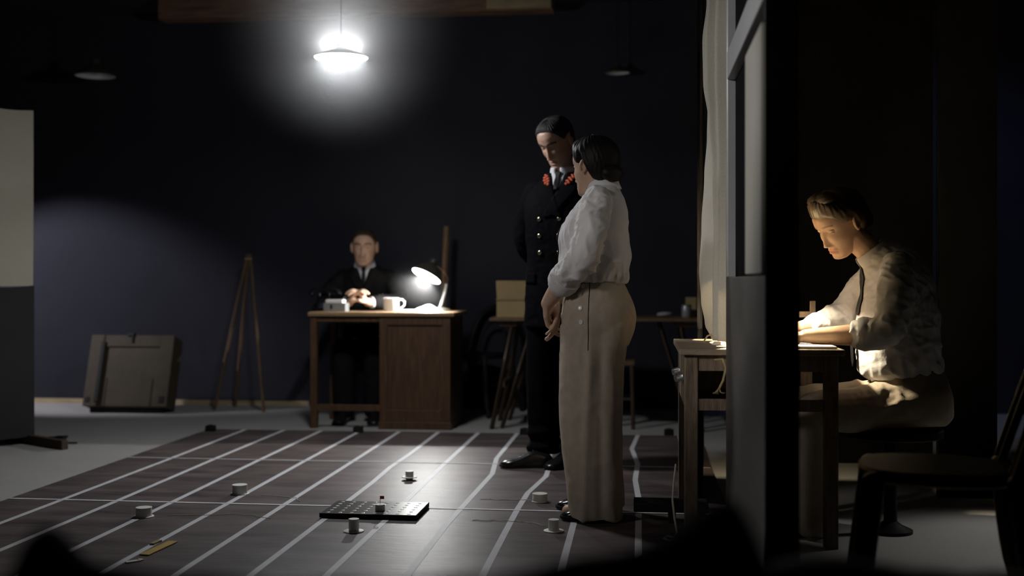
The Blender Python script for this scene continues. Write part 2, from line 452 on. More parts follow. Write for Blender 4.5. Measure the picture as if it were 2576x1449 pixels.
for k in range(60):
    t=k/59; a=t*5*PI
    pts.append((-2.80+0.055*math.cos(a)*(1-0.3*t)+0.02*t, 7.06+0.04*math.sin(a)+0.05*t, 0.012+0.02*abs(math.sin(a*0.6))))
pts+=[(-2.74,7.00,0.02),(-2.70,6.98,0.012),(-2.64,7.0,0.01)]
o=MB().tube(pts,0.006,8).build('cable_coil','black',smooth=True); tag(o,'tangled black cable on the floor beside the screen foot','cable')

# ------------------------------------------------------------------ wooden case against the wall
tr = empty('wooden_case', (px(218,8.72),8.66,0.0), RZ, 'olive-brown wooden case tilted against the back wall', 'case')
W_,H_,D_=0.645,0.55,0.17
lean=Matrix.Translation((0.0,0,0.05))@Euler((math.radians(-17),0,0)).to_matrix().to_4x4()
def tp(mb,name,mt,bev=0.004): 
    o=mb.build(name,mt,tr,bevel=bev); o.matrix_local=lean; return o
tp(MB().bb(0,W_,0,D_,0.0,H_),'body','trunk',0.008)
tp(MB().bb(-0.006,0.10,-0.016,0.0,0,H_),'batten','trunk')
tp(MB().bb(W_-0.10,W_+0.006,-0.016,0.0,0,H_),'batten','trunk')
tp(MB().bb(0.10,W_-0.10,-0.010,0.0,H_-0.09,H_),'batten','trunk')
tp(MB().bb(0.080,0.112,-0.022,-0.012,0.03,H_-0.05),'slot','trunk_dark',0.004)
tp(MB().bb(0.150,0.156,-0.003,0.0,0.01,0.22),'groove','trunk_dark',0)
tp(MB().bb(W_-0.135,W_-0.129,-0.003,0.0,0.01,0.22),'groove','trunk_dark',0)
tp(MB().bb(0.28,0.33,-0.02,0.02,H_-0.01,H_+0.018).bb(0.315,0.327,-0.02,-0.010,H_-0.06,H_),'latch','trunk_dark',0.003)
tp(MB().bb(0.01,0.045,-0.02,-0.016,0.03,0.07),'corner_plate','trunk_dark',0.003)
tp(MB().bb(W_-0.06,W_-0.02,-0.02,-0.016,0.03,0.08),'corner_plate','trunk_dark',0.003)
MB().bb(0.03,0.60,0.03,D_-0.01,0.0,0.06).build('skid','trunk_dark',tr,bevel=0.004)

# ------------------------------------------------------------------ tripod of poles
tri = empty('pole_tripod', (px(600,9.0),8.9,0), 0, 'three thin wooden poles set up as a tripod by the wall', 'tripod')
ap = Vector((px(625,8.9)-tri.location.x, 0.0, pz(645,8.9)))
for fx,fy,ax in ((540,8.86,-0.012),(592,9.1,0.0),(664,8.72,0.014)):
    Yf=fy; f=Vector((px(fx,Yf)-tri.location.x, Yf-8.9, 0.0))
    e=ap+Vector((ax,0,0)); dr=(e-f)
    MB().tube([f,f+dr*0.5,e+dr*0.015],[0.012,0.0135,0.011],10).build('pole','pine',tri,smooth=True)
MB().tube([ap+Vector((-0.022,-0.02,-0.02)),ap+Vector((0.022,-0.02,-0.02)),ap+Vector((0.022,0.02,-0.02)),ap+Vector((-0.022,0.02,-0.02)),ap+Vector((-0.022,-0.02,-0.02))],0.005,6).build('lashing','rope',tri,smooth=True)

# ------------------------------------------------------------------ desk
DX, DY = -1.361, 7.77
desk = empty('writing_desk', (DX,DY,0), RZ, 'brown wooden pedestal writing desk with kneehole by the back wall', 'desk')
DW, DD, DH = 0.96, 0.54, 0.783
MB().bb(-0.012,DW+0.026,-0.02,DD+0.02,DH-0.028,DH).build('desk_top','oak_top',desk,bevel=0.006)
for x,y in ((0.023,0.023),(0.023,DD-0.023)):
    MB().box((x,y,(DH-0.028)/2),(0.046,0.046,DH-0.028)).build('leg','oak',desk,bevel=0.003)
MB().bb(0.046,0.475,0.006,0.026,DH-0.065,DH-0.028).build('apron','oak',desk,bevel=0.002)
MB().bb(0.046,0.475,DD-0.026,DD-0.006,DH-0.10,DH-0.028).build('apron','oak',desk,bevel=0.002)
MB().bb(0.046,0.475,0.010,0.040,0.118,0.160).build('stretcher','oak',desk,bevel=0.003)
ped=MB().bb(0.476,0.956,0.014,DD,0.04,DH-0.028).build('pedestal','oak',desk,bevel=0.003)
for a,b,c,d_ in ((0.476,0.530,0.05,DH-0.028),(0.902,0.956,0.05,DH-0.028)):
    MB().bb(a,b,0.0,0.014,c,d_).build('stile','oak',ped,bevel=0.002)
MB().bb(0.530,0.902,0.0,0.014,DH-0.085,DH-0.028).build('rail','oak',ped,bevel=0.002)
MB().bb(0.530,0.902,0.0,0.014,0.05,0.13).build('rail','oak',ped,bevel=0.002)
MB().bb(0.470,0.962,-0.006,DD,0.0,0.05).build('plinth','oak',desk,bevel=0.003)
def dk(x,y,Y): # point on the desk from lateral pixel and depth
    return Vector((px(x,Y),Y,DH))
# telephone
tl = empty('telephone', dk(818,0,8.16), math.radians(165), 'black rotary telephone at the left end of the desk', 'telephone')
R=[]
for z,a,b in ((0,0.085,0.075),(0.02,0.085,0.075),(0.035,0.078,0.066),(0.07,0.055,0.045),(0.095,0.040,0.034),(0.10,0.03,0.026)):
    R.append([(a*math.copysign(abs(math.cos(t))**0.6,math.cos(t)), b*math.copysign(abs(math.sin(t))**0.6,math.sin(t)), z) for t in [2*PI*k/32 for k in range(32)]])
MB().rings(R).build('housing','blackgloss',tl,smooth=True)
dm=Matrix.Translation((0,0.062,0.055))@Euler((math.radians(-55),0,0)).to_matrix().to_4x4()
o=MB().lathe([(0.040,-0.006),(0.040,0.004),(0.036,0.006)],28,dm).build('dial','chrome',tl,smooth=True)
o2=MB()
for k in range(10):
    a=k*2*PI/12+0.4
    o2.lathe([(0.006,0.005),(0.006,0.0075)],10,dm@Matrix.Translation((0.026*math.cos(a),0.026*math.sin(a),0)))
o2.build('finger_holes','black',tl)
for s in (-1,1):
    MB().bb(s*0.036-0.006,s*0.036+0.006,-0.02,0.02,0.095,0.125).build('cradle_prong','chrome',tl,bevel=0.003)
MB().limb([(-0.105,0,0.118),(-0.085,0,0.140),(0,0,0.150),(0.085,0,0.140),(0.105,0,0.118)],[0.022,0.017,0.013,0.017,0.022]).build('handset','blackgloss',tl,smooth=True)
# card box with bright lid
cb = empty('tin_box', dk(846,0,7.93), RZ, 'small grey tin box with bright lid beside the telephone', 'tin box')
MB().bb(-0.078,0.078,-0.05,0.05,0,0.058).build('body','tin',cb,bevel=0.004)
MB().bb(-0.064,0.056,-0.046,0.046,0.058,0.082).build('lid','enamel',cb,bevel=0.005)
MB().box((-0.022,-0.052,0.032),(0.014,0.006,0.030)).build('clasp','black',cb,bevel=0.001)
# mug
mg = empty('enamel_mug', dk(984,0,7.97), math.radians(8), 'white enamel mug on the desk between hands and lamp', 'mug')
prof=[(0.050,0.0),(0.053,0.004),(0.053,0.088),(0.056,0.092),(0.0525,0.092),(0.0500,0.088),(0.0500,0.008),(0.001,0.006)]
MB().lathe(prof,36).build('cup','enamel',mg,smooth=True)
MB().tube([(0.050,0,0.078),(0.075,0,0.082),(0.092,0,0.066),(0.090,0,0.040),(0.072,0,0.022),(0.051,0,0.020)],[(0.007,0.005)]*6,10).build('handle','enamel',mg,smooth=True)
# papers
o=MB().bb(-0.16,0.16,-0.11,0.11,0,0.006).build('paper_stack','paper'); o.location=dk(1030,0,8.06)+Vector((0,0,0.0005)); o.rotation_euler.z=0.15
tag(o,'thin stack of white papers on the desk under the lamp','papers')
m=MB(); vs=[];fs=[]; n=18
for i in range(n+1):
    for j in range(n+1):
        x=-0.10+0.2*i/n; y=-0.08+0.16*j/n
        e=max(0,1-(x/0.10)**2)*max(0,1-(y/0.08)**2)
        z=0.004+0.042*e*(0.75+0.4*math.sin(40*x+25*y)*0.5+0.3*math.sin(55*y-18*x))
        vs.append((x,y,z))
for i in range(n):
    for j in range(n):
        a=i*(n+1)+j; fs.append((a,a+n+1,a+n+2,a+1))
k0=len(vs); vs+= [(x,y,0.0) for x,y,z in vs]; fs+=[tuple(i+k0 for i in f[::-1]) for f in fs]
o=m.add(vs,fs).build('crumpled_cloth','paper',smooth=True); o.location=dk(1076,0,7.86)+Vector((0,0,0.0002)); o.rotation_euler.z=0.2
tag(o,'crumpled white cloth on the desk at the foot of the lamp','cloth')

# desk lamp
dl = empty('desk_lamp', dk(1108,0,8.02), 0, 'lit desk lamp with tilted shade at the right end of the desk', 'desk lamp')
B=dl.location
def rel(x,y,Y): return Vector((px(x,Y),Y,pz(y,Y)))-B
MB().lathe([(0.075,0.0),(0.075,0.008),(0.06,0.018),(0.02,0.026),(0.012,0.04)],28).build('base','shade_dark',dl,smooth=True)
MB().tube([(0,0,0.03),rel(1118,740,8.02),rel(1123,714,8.02)],0.0095,12).build('stem','enamel',dl,smooth=True)
MB().tube([rel(1123,716,8.02),rel(1127,700,8.02),rel(1118,684,8.01),rel(1104,672,8.0),rel(1090,664,7.99)],0.0055,10).build('arm','copper',dl,smooth=True)
nrm=Vector((-0.42,-0.29,-0.86)).normalized()
cen=rel(1072,695,7.93)
q=(-nrm).to_track_quat('Z','Y').to_matrix().to_4x4()
sm=Matrix.Translation(cen)@q
SR=0.108
MB().lathe([(SR,0.0),(SR*1.02,0.001),(SR*0.93,0.030),(SR*0.68,0.065),(SR*0.36,0.092),(SR*0.26,0.10),(SR*0.24,0.13),(SR*0.12,0.135),
            (SR*0.10,0.128),(SR*0.20,0.122),(SR*0.22,0.098),(SR*0.62,0.062),(SR*0.88,0.028),(SR*0.97,0.002)],40,sm,closed=True).build('lamp_shade','shade_dark',dl,smooth=True)
MB().lathe([(SR*0.965,0.002),(SR*0.965,0.0035),(0.001,0.0045)],40,sm).build('light_opening','glow_desk',dl)
lo=add_light('desk_lamp_light','SPOT',B+cen+nrm*0.008,60,(0.98,0.97,0.95),B+cen+nrm,size=0.006,spot=150,blend=0.5); lo.parent=None

# ------------------------------------------------------------------ pole, trestle table and shadowy things at the back
o=MB().tube([(px(1108,8.66),8.66,0),(px(1113,8.68),8.68,0.75),(px(1124,8.72),8.72,pz(570,8.72))],[0.024,0.024,0.023],8).build('timber_pole','pine',smooth=True)
tag(o,'upright timber pole leaning behind the desk lamp','pole')
tt = empty('trestle_table', (px(1232,7.75),7.72,0), RZ, 'long trestle table at the back behind the standing figures', 'trestle table')
TL=1.42; TZ=0.745
MB().bb(0,TL,-0.02,0.58,TZ-0.02,TZ).build('table_top','pine',tt,bevel=0.003)
MB().bb(0.06,0.18,0.02,0.54,TZ-0.055,TZ-0.02).build('bearer','pine',tt,bevel=0.003)
MB().bb(TL-0.18,TL-0.06,0.02,0.54,TZ-0.055,TZ-0.02).build('bearer','pine',tt,bevel=0.003)
for s,x0 in ((1,0.0),(-1,TL)):
    for y0 in (0.04,0.50):
        a=Vector((x0+s*0.012,y0-0.03,0)); b=Vector((x0+s*0.150,y0,TZ-0.05))
        MB().tube([a,b],[(0.016,0.024)]*2,4,up=(0,1,0)).build('leg','pine_dark',tt)
        a=Vector((x0+s*0.075,y0+0.02,0)); b=Vector((x0+s*0.29,y0+0.02,TZ-0.03))
        MB().tube([a,b],[(0.014,0.022)]*2,4,up=(0,1,0)).build('brace','pine_dark',tt)
    MB().bb(min(x0+s*0.07,x0+s*0.10),max(x0+s*0.07,x0+s*0.10),0.02,0.52,0.28,0.32).build('stretcher','pine_dark',tt)
def ontt(x,Y): return Vector((px(x,Y),Y,TZ))
c1=empty('cardboard_box',ontt(1298,7.93),RZ,'tan cardboard box standing on the trestle table beside the officer','box')
MB().bb(-0.122,0.122,-0.10,0.10,0,0.125).build('body','card',c1,bevel=0.003)
MB().box((0,-0.005,0.188),(0.238,0.205,0.122),taper=1.05).build('lid','card',c1,bevel=0.003)
MB().bb(-0.124,0.124,-0.108,-0.102,0.118,0.128).build('fold','card',c1)
c2=empty('carton',ontt(1738,7.95),RZ,'small dim carton at the right end of the trestle table','box')
MB().bb(-0.035,0.035,-0.05,0.05,0,0.125).build('body','card',c2,bevel=0.002)
MB().bb(-0.036,0.036,-0.051,0.051,0.125,0.135).build('lid','card',c2,bevel=0.002)
c3=empty('tin_can',ontt(1727,7.82),0,'dull grey tin can in front of the carton on the trestle table','can')
MB().lathe([(0.032,0),(0.034,0.003),(0.034,0.075),(0.032,0.078)],24).build('body','tin',c3,smooth=True)
MB().lathe([(0.033,0.078),(0.033,0.086),(0.031,0.088)],24).build('lid','steel',c3,smooth=True)
o=MB().ball((0,0,0.018),(0.05,0.035,0.018)).ball((0.03,0.01,0.02),(0.03,0.03,0.015)).build('rag','grey_cloth',smooth=True); o.location=ontt(1670,7.9)
tag(o,'small dull rag lying on the trestle table','rag')

# stool behind the standing woman
st=empty('wooden_stool',(px(1582,7.72)-0.02,7.85,0),RZ,'plain wooden stool half hidden behind the standing woman','stool')
MB().bb(-0.17,0.075,-0.14,0.16,0.425,0.455).build('seat','pine',st,bevel=0.006)
for x,y in ((0.055,-0.12),(-0.15,-0.12),(0.055,0.14),(-0.15,0.14)):
    MB().tube([(x*1.15,y*1.1,0),(x,y,0.425)],[0.014,0.017],10).build('leg','pine_dark',st,smooth=True)
MB().tube([(-0.15,-0.12,0.2),(0.055,-0.12,0.2)],0.009,8).build('stretcher','pine_dark',st)
MB().tube([(-0.15,0.14,0.2),(0.055,0.14,0.2)],0.009,8).build('stretcher','pine_dark',st)

def bentwood(name, loc, rz, label, seat_w=0.40, seat_h=0.455, back_h=0.90, mt='blackgloss', ring=True, lw=0.02):
    c=empty(name,loc,rz,label,'chair')
    r=seat_w/2
    R=[]
    for z,k in ((seat_h-0.038,0.95),(seat_h-0.03,1.0),(seat_h-0.008,1.0),(seat_h,0.96)):
        R.append([(r*k*math.copysign(abs(math.cos(t))**0.75,math.cos(t)), r*k*1.02*math.copysign(abs(math.sin(t))**0.75,math.sin(t)), z) for t in [2*PI*i/40 for i in range(40)]])
    MB().rings(R).build('seat',mt,c,smooth=True)
    for s in (-1,1):
        MB().limb([(s*r*1.18,r*1.12,0.0),(s*r*1.02,r*1.02,0.16),(s*r*0.84,r*0.84,seat_h-0.035)],[lw*0.8,lw,lw*1.05]).build('leg',mt,c,smooth=True)
        MB().limb([(s*r*1.10,-r*1.50,0.0),(s*r*0.98,-r*1.14,0.20),(s*r*0.90,-r*0.96,seat_h-0.02)],[lw*0.8,lw,lw]).build('leg',mt,c,smooth=True)
    # hoop back
    pts=[]
    for k in range(25):
        t=k/24; a=PI*t
        x=-r*0.92*math.cos(a); z=seat_h-0.03+(back_h-seat_h+0.03)*math.sin(a)**0.55
        y=-r*0.95-0.13*((z-seat_h)/(back_h-seat_h))
        pts.append((x,y,z))
    MB().tube(pts,0.018,12).build('back_hoop',mt,c,smooth=True)
    pts=[]
    for k in range(21):
        t=k/20; a=PI*t
        x=-r*0.55*math.cos(a); z=seat_h-0.02+(back_h-seat_h-0.10)*math.sin(a)**0.6
        y=-r*0.93-0.13*((z-seat_h)/(back_h-seat_h))
        pts.append((x,y,z))
    MB().tube(pts,0.012,10).build('inner_hoop',mt,c,smooth=True)
    if ring: MB().tube([(r*0.82*math.cos(2*PI*k/32),r*0.86*math.sin(2*PI*k/32),0.22) for k in range(33)],0.008,8).build('leg_ring',mt,c,smooth=True)
    return c
bentwood('bentwood_chair',(px(1200,8.62),8.62,0),math.radians(150),'dark bentwood chair in the shadows right of the desk',mt='black',back_h=0.80)
# ------------------------------------------------------------------ pendant lamps
def pendant(loc, r, label, lit=0.0, spot=120, color=(0.95,0.97,1.0), glow='glow', opal=False, blend=0.25, group='enamel pendant lamps', drop=None):
    p=empty('pendant_lamp',loc,0,label,'pendant lamp',group)
    h=r*(0.36 if opal else 0.62)
    outer='opal' if opal else 'shade_dark'
    prof=[(r,0.0),(r*1.01,0.003),(r*0.86,h*0.30),(r*0.52,h*0.62),(r*0.27,h*0.85),(r*0.20,h),(r*0.18,h*1.35),(r*0.06,h*1.4)]
    inner=[(r*0.05,h*1.32),(r*0.15,h*1.27),(r*0.17,h*0.98),(r*0.24,h*0.82),(r*0.48,h*0.58),(r*0.82,h*0.27),(r*0.965,0.004)]
    # outer skin and enamelled lining are two shells
    MB().lathe(prof+[(r*0.05,h*1.36),(r*0.16,h*1.31),(r*0.185,h*0.99),(r*0.255,h*0.83),(r*0.50,h*0.60),(r*0.84,h*0.285),(r*0.985,0.002)],40,closed=True).build('lamp_shade',outer,p,smooth=True)
    if lit>0:
        MB().lathe([(r*0.965,0.001),(r*0.965,0.004),(0.001,0.005)],40).build('light_opening',glow,p)
    else:
        MB().lathe([(r*0.975,0.002),(r*0.83,h*0.28),(r*0.49,h*0.59),(r*0.25,h*0.82),(r*0.18,h*0.98),(0.004,h*1.1),
                    (0.004,h*1.06),(r*0.17,h*0.94),(r*0.24,h*0.80),(r*0.47,h*0.56),(r*0.81,h*0.25),(r*0.955,0.003)],40,closed=True).build('lining','enamel',p,smooth=True)
        MB().ball((0,0,h*0.45),(r*0.17,r*0.17,r*0.22)).build('bulb','pearl',p,smooth=True)
    MB().tube([(0,0,h*1.35),(0,0,CEIL-loc[2]-0.01)],0.004,8).build('cord','black',p)
    MB().lathe([(0.045,CEIL-loc[2]-0.03),(0.045,CEIL-loc[2])],20).build('ceiling_rose','black',p,smooth=True)
    if lit>0:
        if opal:   # dish lights below its rim; points added above it light the halo haze
            add_light('pendant_light','AREA',Vector(loc)+Vector((0,0,-0.004)),lit,color,Vector(loc)+Vector((0,0,-1)),size=r*1.9)
            for k in range(8):
                t=PI/8+k*PI/4
                add_light('pendant_halo_light','POINT',Vector(loc)+Vector((0.085*math.cos(t),0.085*math.sin(t),h*0.55+0.035)),lit*0.15,color,size=0.003)
        else:
            add_light('pendant_light','SPOT',Vector(loc)+Vector((0,0,-0.012)),lit,color,Vector(loc)+Vector((0,0,-1)),size=0.06,spot=spot,blend=blend)
    return p
emit('opal',(0.95,0.98,1.0),0.35)
P1=(px(858,6.0),6.0,pz(146,6.0))
pendant(P1,0.143,'lit white pendant lamp glowing above the floor chart',lit=25,spot=112,opal=True)
pendant((px(240,8.7),8.7,pz(192,8.7)),0.150,'unlit pendant lamp high up at the left by the back wall')
pendant((px(1553,8.7),8.7,pz(184,8.7)),0.096,'small unlit pendant lamp above and right of the officer')

# ------------------------------------------------------------------ partition between the chart and the right bay
pu, pt = 0.317, 0.078
part=empty('partition',G(pu,2.94),RZ,'narrow partition with a grey lower panel and framed upper half','partition')
PL=1.32
MB().bb(0.0,pt,0.004,PL,0.0,1.010).build('lower_panel','panel_grey',part,bevel=0.002)
MB().bb(-0.002,pt+0.002,-0.022,0.004,0.0,CEIL-0.02).build('shaded_end_post','black_cloth',part)  # unlit end face: its shade is put in as black colour
MB().bb(0.0,pt,PL-0.05,PL,1.010,CEIL-0.02).build('stile','paint_white',part,bevel=0.004)
MB().bb(0.0,pt,0.004,0.030,1.010,CEIL-0.02).build('stile','paint_white',part,bevel=0.004)
MB().bb(0.0,0.05,0.030,PL-0.05,1.72,1.82).build('rail','paint_white',part,bevel=0.003)
MB().bb(0.030,pt-0.01,0.030,PL-0.05,1.010,1.72).build('dark_infill','black_cloth',part)
MB().bb(0.030,pt-0.01,0.030,PL-0.05,1.82,CEIL-0.02).build('dark_infill','black_cloth',part)
MB().bb(-0.012,0.028,-0.002,0.43,1.016,1.645).build('cream_panel','cream_panel',part,bevel=0.003)
MB().bb(0.0,0.02,0.55,0.58,1.86,CEIL-0.05).build('glazing_bar','paint_white',part,bevel=0.002)

# ------------------------------------------------------------------ work table
WT=empty('work_table',(0.626,4.31,0),RZ,'weathered wooden work table passing behind the partition','table')
TW,TD,TH=0.605,0.75,0.742
MB().bb(0,TW,0,TD,TH-0.024,TH).build('table_top','weathered_top',WT,bevel=0.004)
for x,y in ((0.045,0.05),(TW-0.045,0.05),(0.045,TD-0.05),(TW-0.045,TD-0.05)):
    MB().box((x,y,(TH-0.024)/2),(0.050,0.050,TH-0.024)).build('leg','weathered',WT,bevel=0.004)
MB().bb(0.07,TW-0.07,0.032,0.052,TH-0.085,TH-0.024).build('apron','weathered',WT,bevel=0.003)
MB().bb(0.07,TW-0.07,0.032,0.056,0.508,0.552).build('rail','weathered',WT,bevel=0.003)
MB().bb(0.07,TW-0.07,TD-0.055,TD-0.035,TH-0.23,TH-0.024).build('apron','weathered',WT,bevel=0.003)
MB().bb(TW-0.055,TW-0.035,0.075,TD-0.075,TH-0.10,TH-0.024).build('apron','weathered',WT,bevel=0.003)
MB().bb(0.05,0.27,0.075,TD-0.06,0.515,0.530).build('shelf','pine_dark',WT)
for k in range(2):
    y0=0.078+k*0.300
    d=MB().bb(0.022,0.045,y0,y0+0.29,0.515,TH-0.030).build('drawer','weathered',WT,bevel=0.003)
    R=[]
    for i in range(7):
        a=PI*i/6
        R.append([(0.022-0.026*math.sin(a)*t, y0+0.145+0.045*math.cos(a), 0.63-0.022*(t-1)*0) for t in (0,)])
    pts=[(0.022,y0+0.10,0.622),(0.000,y0+0.11,0.615),(-0.010,y0+0.145,0.612),(0.000,y0+0.18,0.615),(0.022,y0+0.19,0.622)]
    MB().tube(pts,[(0.004,0.013)]*5,8).build('cup_pull','steel',d,smooth=True)
def ont(x,y): # table-local to world
    v=Matrix.Rotation(RZ,4,'Z')@Vector((x,y,0)); return Vector((0.626+v.x,4.31+v.y,TH))
# rope tassel tied to the front rail
rp=empty('rope_tassel',ont(0.158,-0.012)-Vector((0,0,0.04)),RZ,'frayed straw-coloured rope end hanging from the work table edge','rope')
MB().tube([(-0.03,0.0,0.0),(0.0,-0.002,0.004),(0.012,-0.003,-0.03),(0.002,-0.004,-0.075),(-0.012,-0.004,-0.105)],0.0045,8).build('cord','rope',rp,smooth=True)
t_=MB()
for k in range(14):
    a=random.uniform(-1,1); t_.tube([(-0.012,-0.004,-0.100),(-0.018+0.012*a,-0.006,-0.118),(-0.016+0.026*a,-0.006+random.uniform(-.008,.008),-0.128+0.006*abs(a))],0.0012,5)
t_.build('frayed_end','rope',rp)
o=MB().tube([ont(0.11,0.40)+Vector(q) for q in ((0,0,0.004),(0.015,-0.01,0.03),(0.05,-0.02,0.045),(0.08,-0.03,0.02),(0.09,-0.03,0.005))],0.0035,8).build('wire_loop','rope',smooth=True)
tag(o,'small loop of straw-coloured wire on the work table below the curtain','wire')
o=MB().box((0,0,0.006),(0.05,0.03,0.012),taper=0.6).build('paper_tag','paper'); o.location=ont(0.165,0.30); o.rotation_euler.z=0.4
tag(o,'small folded white paper tag on the work table','paper tag')
# papers, pad and desk set under the arms of the seated woman
o=MB().bb(-0.16,0.16,-0.12,0.12,0,0.010).build('writing_pad','paper',bevel=0.002); o.location=ont(0.42,0.15)+Vector((0,0,0.0005)); o.rotation_euler.z=RZ
tag(o,'writing pad under the forearms of the seated woman','writing pad')
pr=empty('pen_rack',ont(0.57,0.60),RZ,'small wooden pen rack at the far corner of the work table','pen rack')
MB().bb(-0.04,0.02,-0.03,0.03,0,0.02).build('base','pine_dark',pr,bevel=0.002)
MB().bb(-0.006,0.016,-0.012,0.012,0.02,0.17).build('post','pine_dark',pr,bevel=0.002)
MB().bb(-0.05,0.02,-0.006,0.006,0.10,0.125).build('arm','pine_dark',pr,bevel=0.002)
o=MB().bb(-0.015,0.015,-0.015,0.015,0,0.048).bb(-0.009,0.009,-0.009,0.009,0.048,0.06).build('ink_bottle','paper',bevel=0.003); o.location=ont(0.48,0.62)
tag(o,'small pale ink bottle on the work table behind the forearms','bottle')

# reading lamp on the work table, hidden behind the partition
LX,LY=0.950,4.64
rl=empty('reading_lamp',(LX,LY,TH),0,'reading lamp with a parchment shade on the work table','table lamp')
MB().lathe([(0.065,0),(0.065,0.010),(0.05,0.02),(0.014,0.03),(0.012,0.05)],28).build('base','brass',rl,smooth=True)
MB().tube([(0,0,0.03),(0,0,0.40)],0.007,10).build('stem','brass',rl,smooth=True)
tz0,tz1=0.285,0.435
shm=bpy.data.materials.new('parchment'); shm.use_nodes=True
nt=shm.node_tree; nt.nodes.remove(nt.nodes['Principled BSDF'])
df=nt.nodes.new('ShaderNodeBsdfDiffuse'); df.inputs[0].default_value=(0.75,0.6,0.38,1)
tn=nt.nodes.new('ShaderNodeBsdfTranslucent'); tn.inputs[0].default_value=(0.97,0.88,0.70,1)
mx=nt.nodes.new('ShaderNodeMixShader'); mx.inputs[0].default_value=0.60
nt.links.new(df.outputs[0],mx.inputs[1]); nt.links.new(tn.outputs[0],mx.inputs[2]); nt.links.new(mx.outputs[0],nt.nodes['Material Output'].inputs['Surface']); M['parchment']=shm
vs=[];fs=[];seg=40
for k in range(seg):
    a=2*PI*k/seg; vs+=[(0.098*math.cos(a),0.098*math.sin(a),tz0),(0.058*math.cos(a),0.058*math.sin(a),tz1)]
for k in range(seg):
    j=(k+1)%seg; fs.append((2*k,2*j,2*j+1,2*k+1))
MB().add(vs,fs).build('lamp_shade','parchment',rl,smooth=True)
MB().ball((0,0,0.385),(0.024,0.024,0.030)).build('bulb','glow_warm',rl,smooth=True)
add_light('reading_lamp_light','POINT',(LX,LY,TH+0.345),95,(1.0,0.83,0.56),size=0.02)

# ------------------------------------------------------------------ muslin curtain
mm=bpy.data.materials.new('muslin_cloth'); mm.use_nodes=True
nt=mm.node_tree; nt.nodes.remove(nt.nodes['Principled BSDF'])
tc=nt.nodes.new('ShaderNodeTexCoord'); wv=nt.nodes.new('ShaderNodeTexNoise'); wv.inputs['Scale'].default_value=120
cr=nt.nodes.new('ShaderNodeValToRGB'); cr.color_ramp.elements[0].color=(0.56,0.53,0.45,1); cr.color_ramp.elements[1].color=(0.70,0.67,0.59,1)
df=nt.nodes.new('ShaderNodeBsdfDiffuse'); tn=nt.nodes.new('ShaderNodeBsdfTranslucent'); mx=nt.nodes.new('ShaderNodeMixShader'); mx.inputs[0].default_value=0.12
nt.links.new(tc.outputs['Object'],wv.inputs['Vector']); nt.links.new(wv.outputs['Fac'],cr.inputs['Fac'])
nt.links.new(cr.outputs[0],df.inputs[0]); nt.links.new(cr.outputs[0],tn.inputs[0])
nt.links.new(df.outputs[0],mx.inputs[1]); nt.links.new(tn.outputs[0],mx.inputs[2]); nt.links.new(mx.outputs[0],nt.nodes['Material Output'].inputs['Surface']); M['muslin_cloth']=mm
cur=empty('muslin_curtain',(0.80,4.55,0.775),0,'long pale muslin curtain hanging to the work table beside the partition','curtain')
def lerp_tab(t,tab):
    for (a,b),(c,d) in zip(tab,tab[1:]):
        if t<=c: 
            s=(t-a)/(c-a) if c>a else 0; s=s*s*(3-2*s); return b+(d-b)*s
    return tab[-1][1]
def sheet(name, ztab_l, ztab_r, Yl, Yr, z0, z1, folds, amp, th=0.0):
    nz,nx=70,28; vs=[];fs=[]
    for k in range(nz+1):
        z=z0+(z1-z0)*k/nz
        py=704-(z-1)*2900/4.55
        l=lerp_tab(py,ztab_l); r=lerp_tab(py,ztab_r)
        A=Vector((px(l,Yl),Yl,z)); B=Vector((px(r,Yr),Yr,z))
        dv=(B-A); n=Vector((dv.y,-dv.x,0)); n.normalize()
        for i in range(nx+1):
            t=i/nx
            p=A+dv*t+n*(amp*math.sin(folds*PI*t+0.4*math.sin(2.2*z))*min(1,4*t*(1-t)+0.2)) + n*0.03*math.sin(PI*t)
            vs.append(p-cur.location)
    for k in range(nz):
        for i in range(nx):
            a=k*(nx+1)+i; fs.append((a,a+1,a+nx+2,a+nx+1))
    o=MB().add(vs,fs).build(name,'muslin_cloth',cur,smooth=True,angle=180)
    s=o.modifiers.new('thick','SOLIDIFY'); s.thickness=0.002
    return o
sheet('front_fold',[(-120,1786),(0,1780),(100,1768),(200,1770),(300,1785),(420,1800),(600,1807),(720,1804),(900,1804)],
      [(-120,1838),(0,1837),(400,1836),(900,1834)],4.62,4.42,0.762,2.30,6,0.008)
sheet('back_fold',[(250,1792),(330,1786),(430,1776),(560,1766),(680,1759),(760,1764),(820,1776),(862,1800),(900,1808)],
      [(250,1812),(330,1818),(900,1826)],4.86,4.54,0.760,1.75,1,0.004)

# black drape added edge-on to keep the pendant light off the seated woman
dr=empty('light_block_drape',(px(1760,4.9),4.9,0),0,'black drape added edge-on behind the muslin curtain to block light','drape')
def drape(y0,y1,z0,z1,name):
    n=40; R=[]
    for i in range(n+1):
        Y=y0+(y1-y0)*i/n; x=px(1760+6*(Y-4.9)/1.5,Y)-px(1760,4.9)+0.006*math.sin(Y*38)
        R.append([(x-.006,Y-4.9,z0),(x+.006,Y-4.9,z0),(x+.006,Y-4.9,z1),(x-.006,Y-4.9,z1)])
    MB().rings(R).build(name,'black_cloth',dr)
drape(4.9,6.4,0.79,CEIL-0.02,'upper_cloth'); drape(5.10,6.4,0.0,0.79,'lower_cloth')

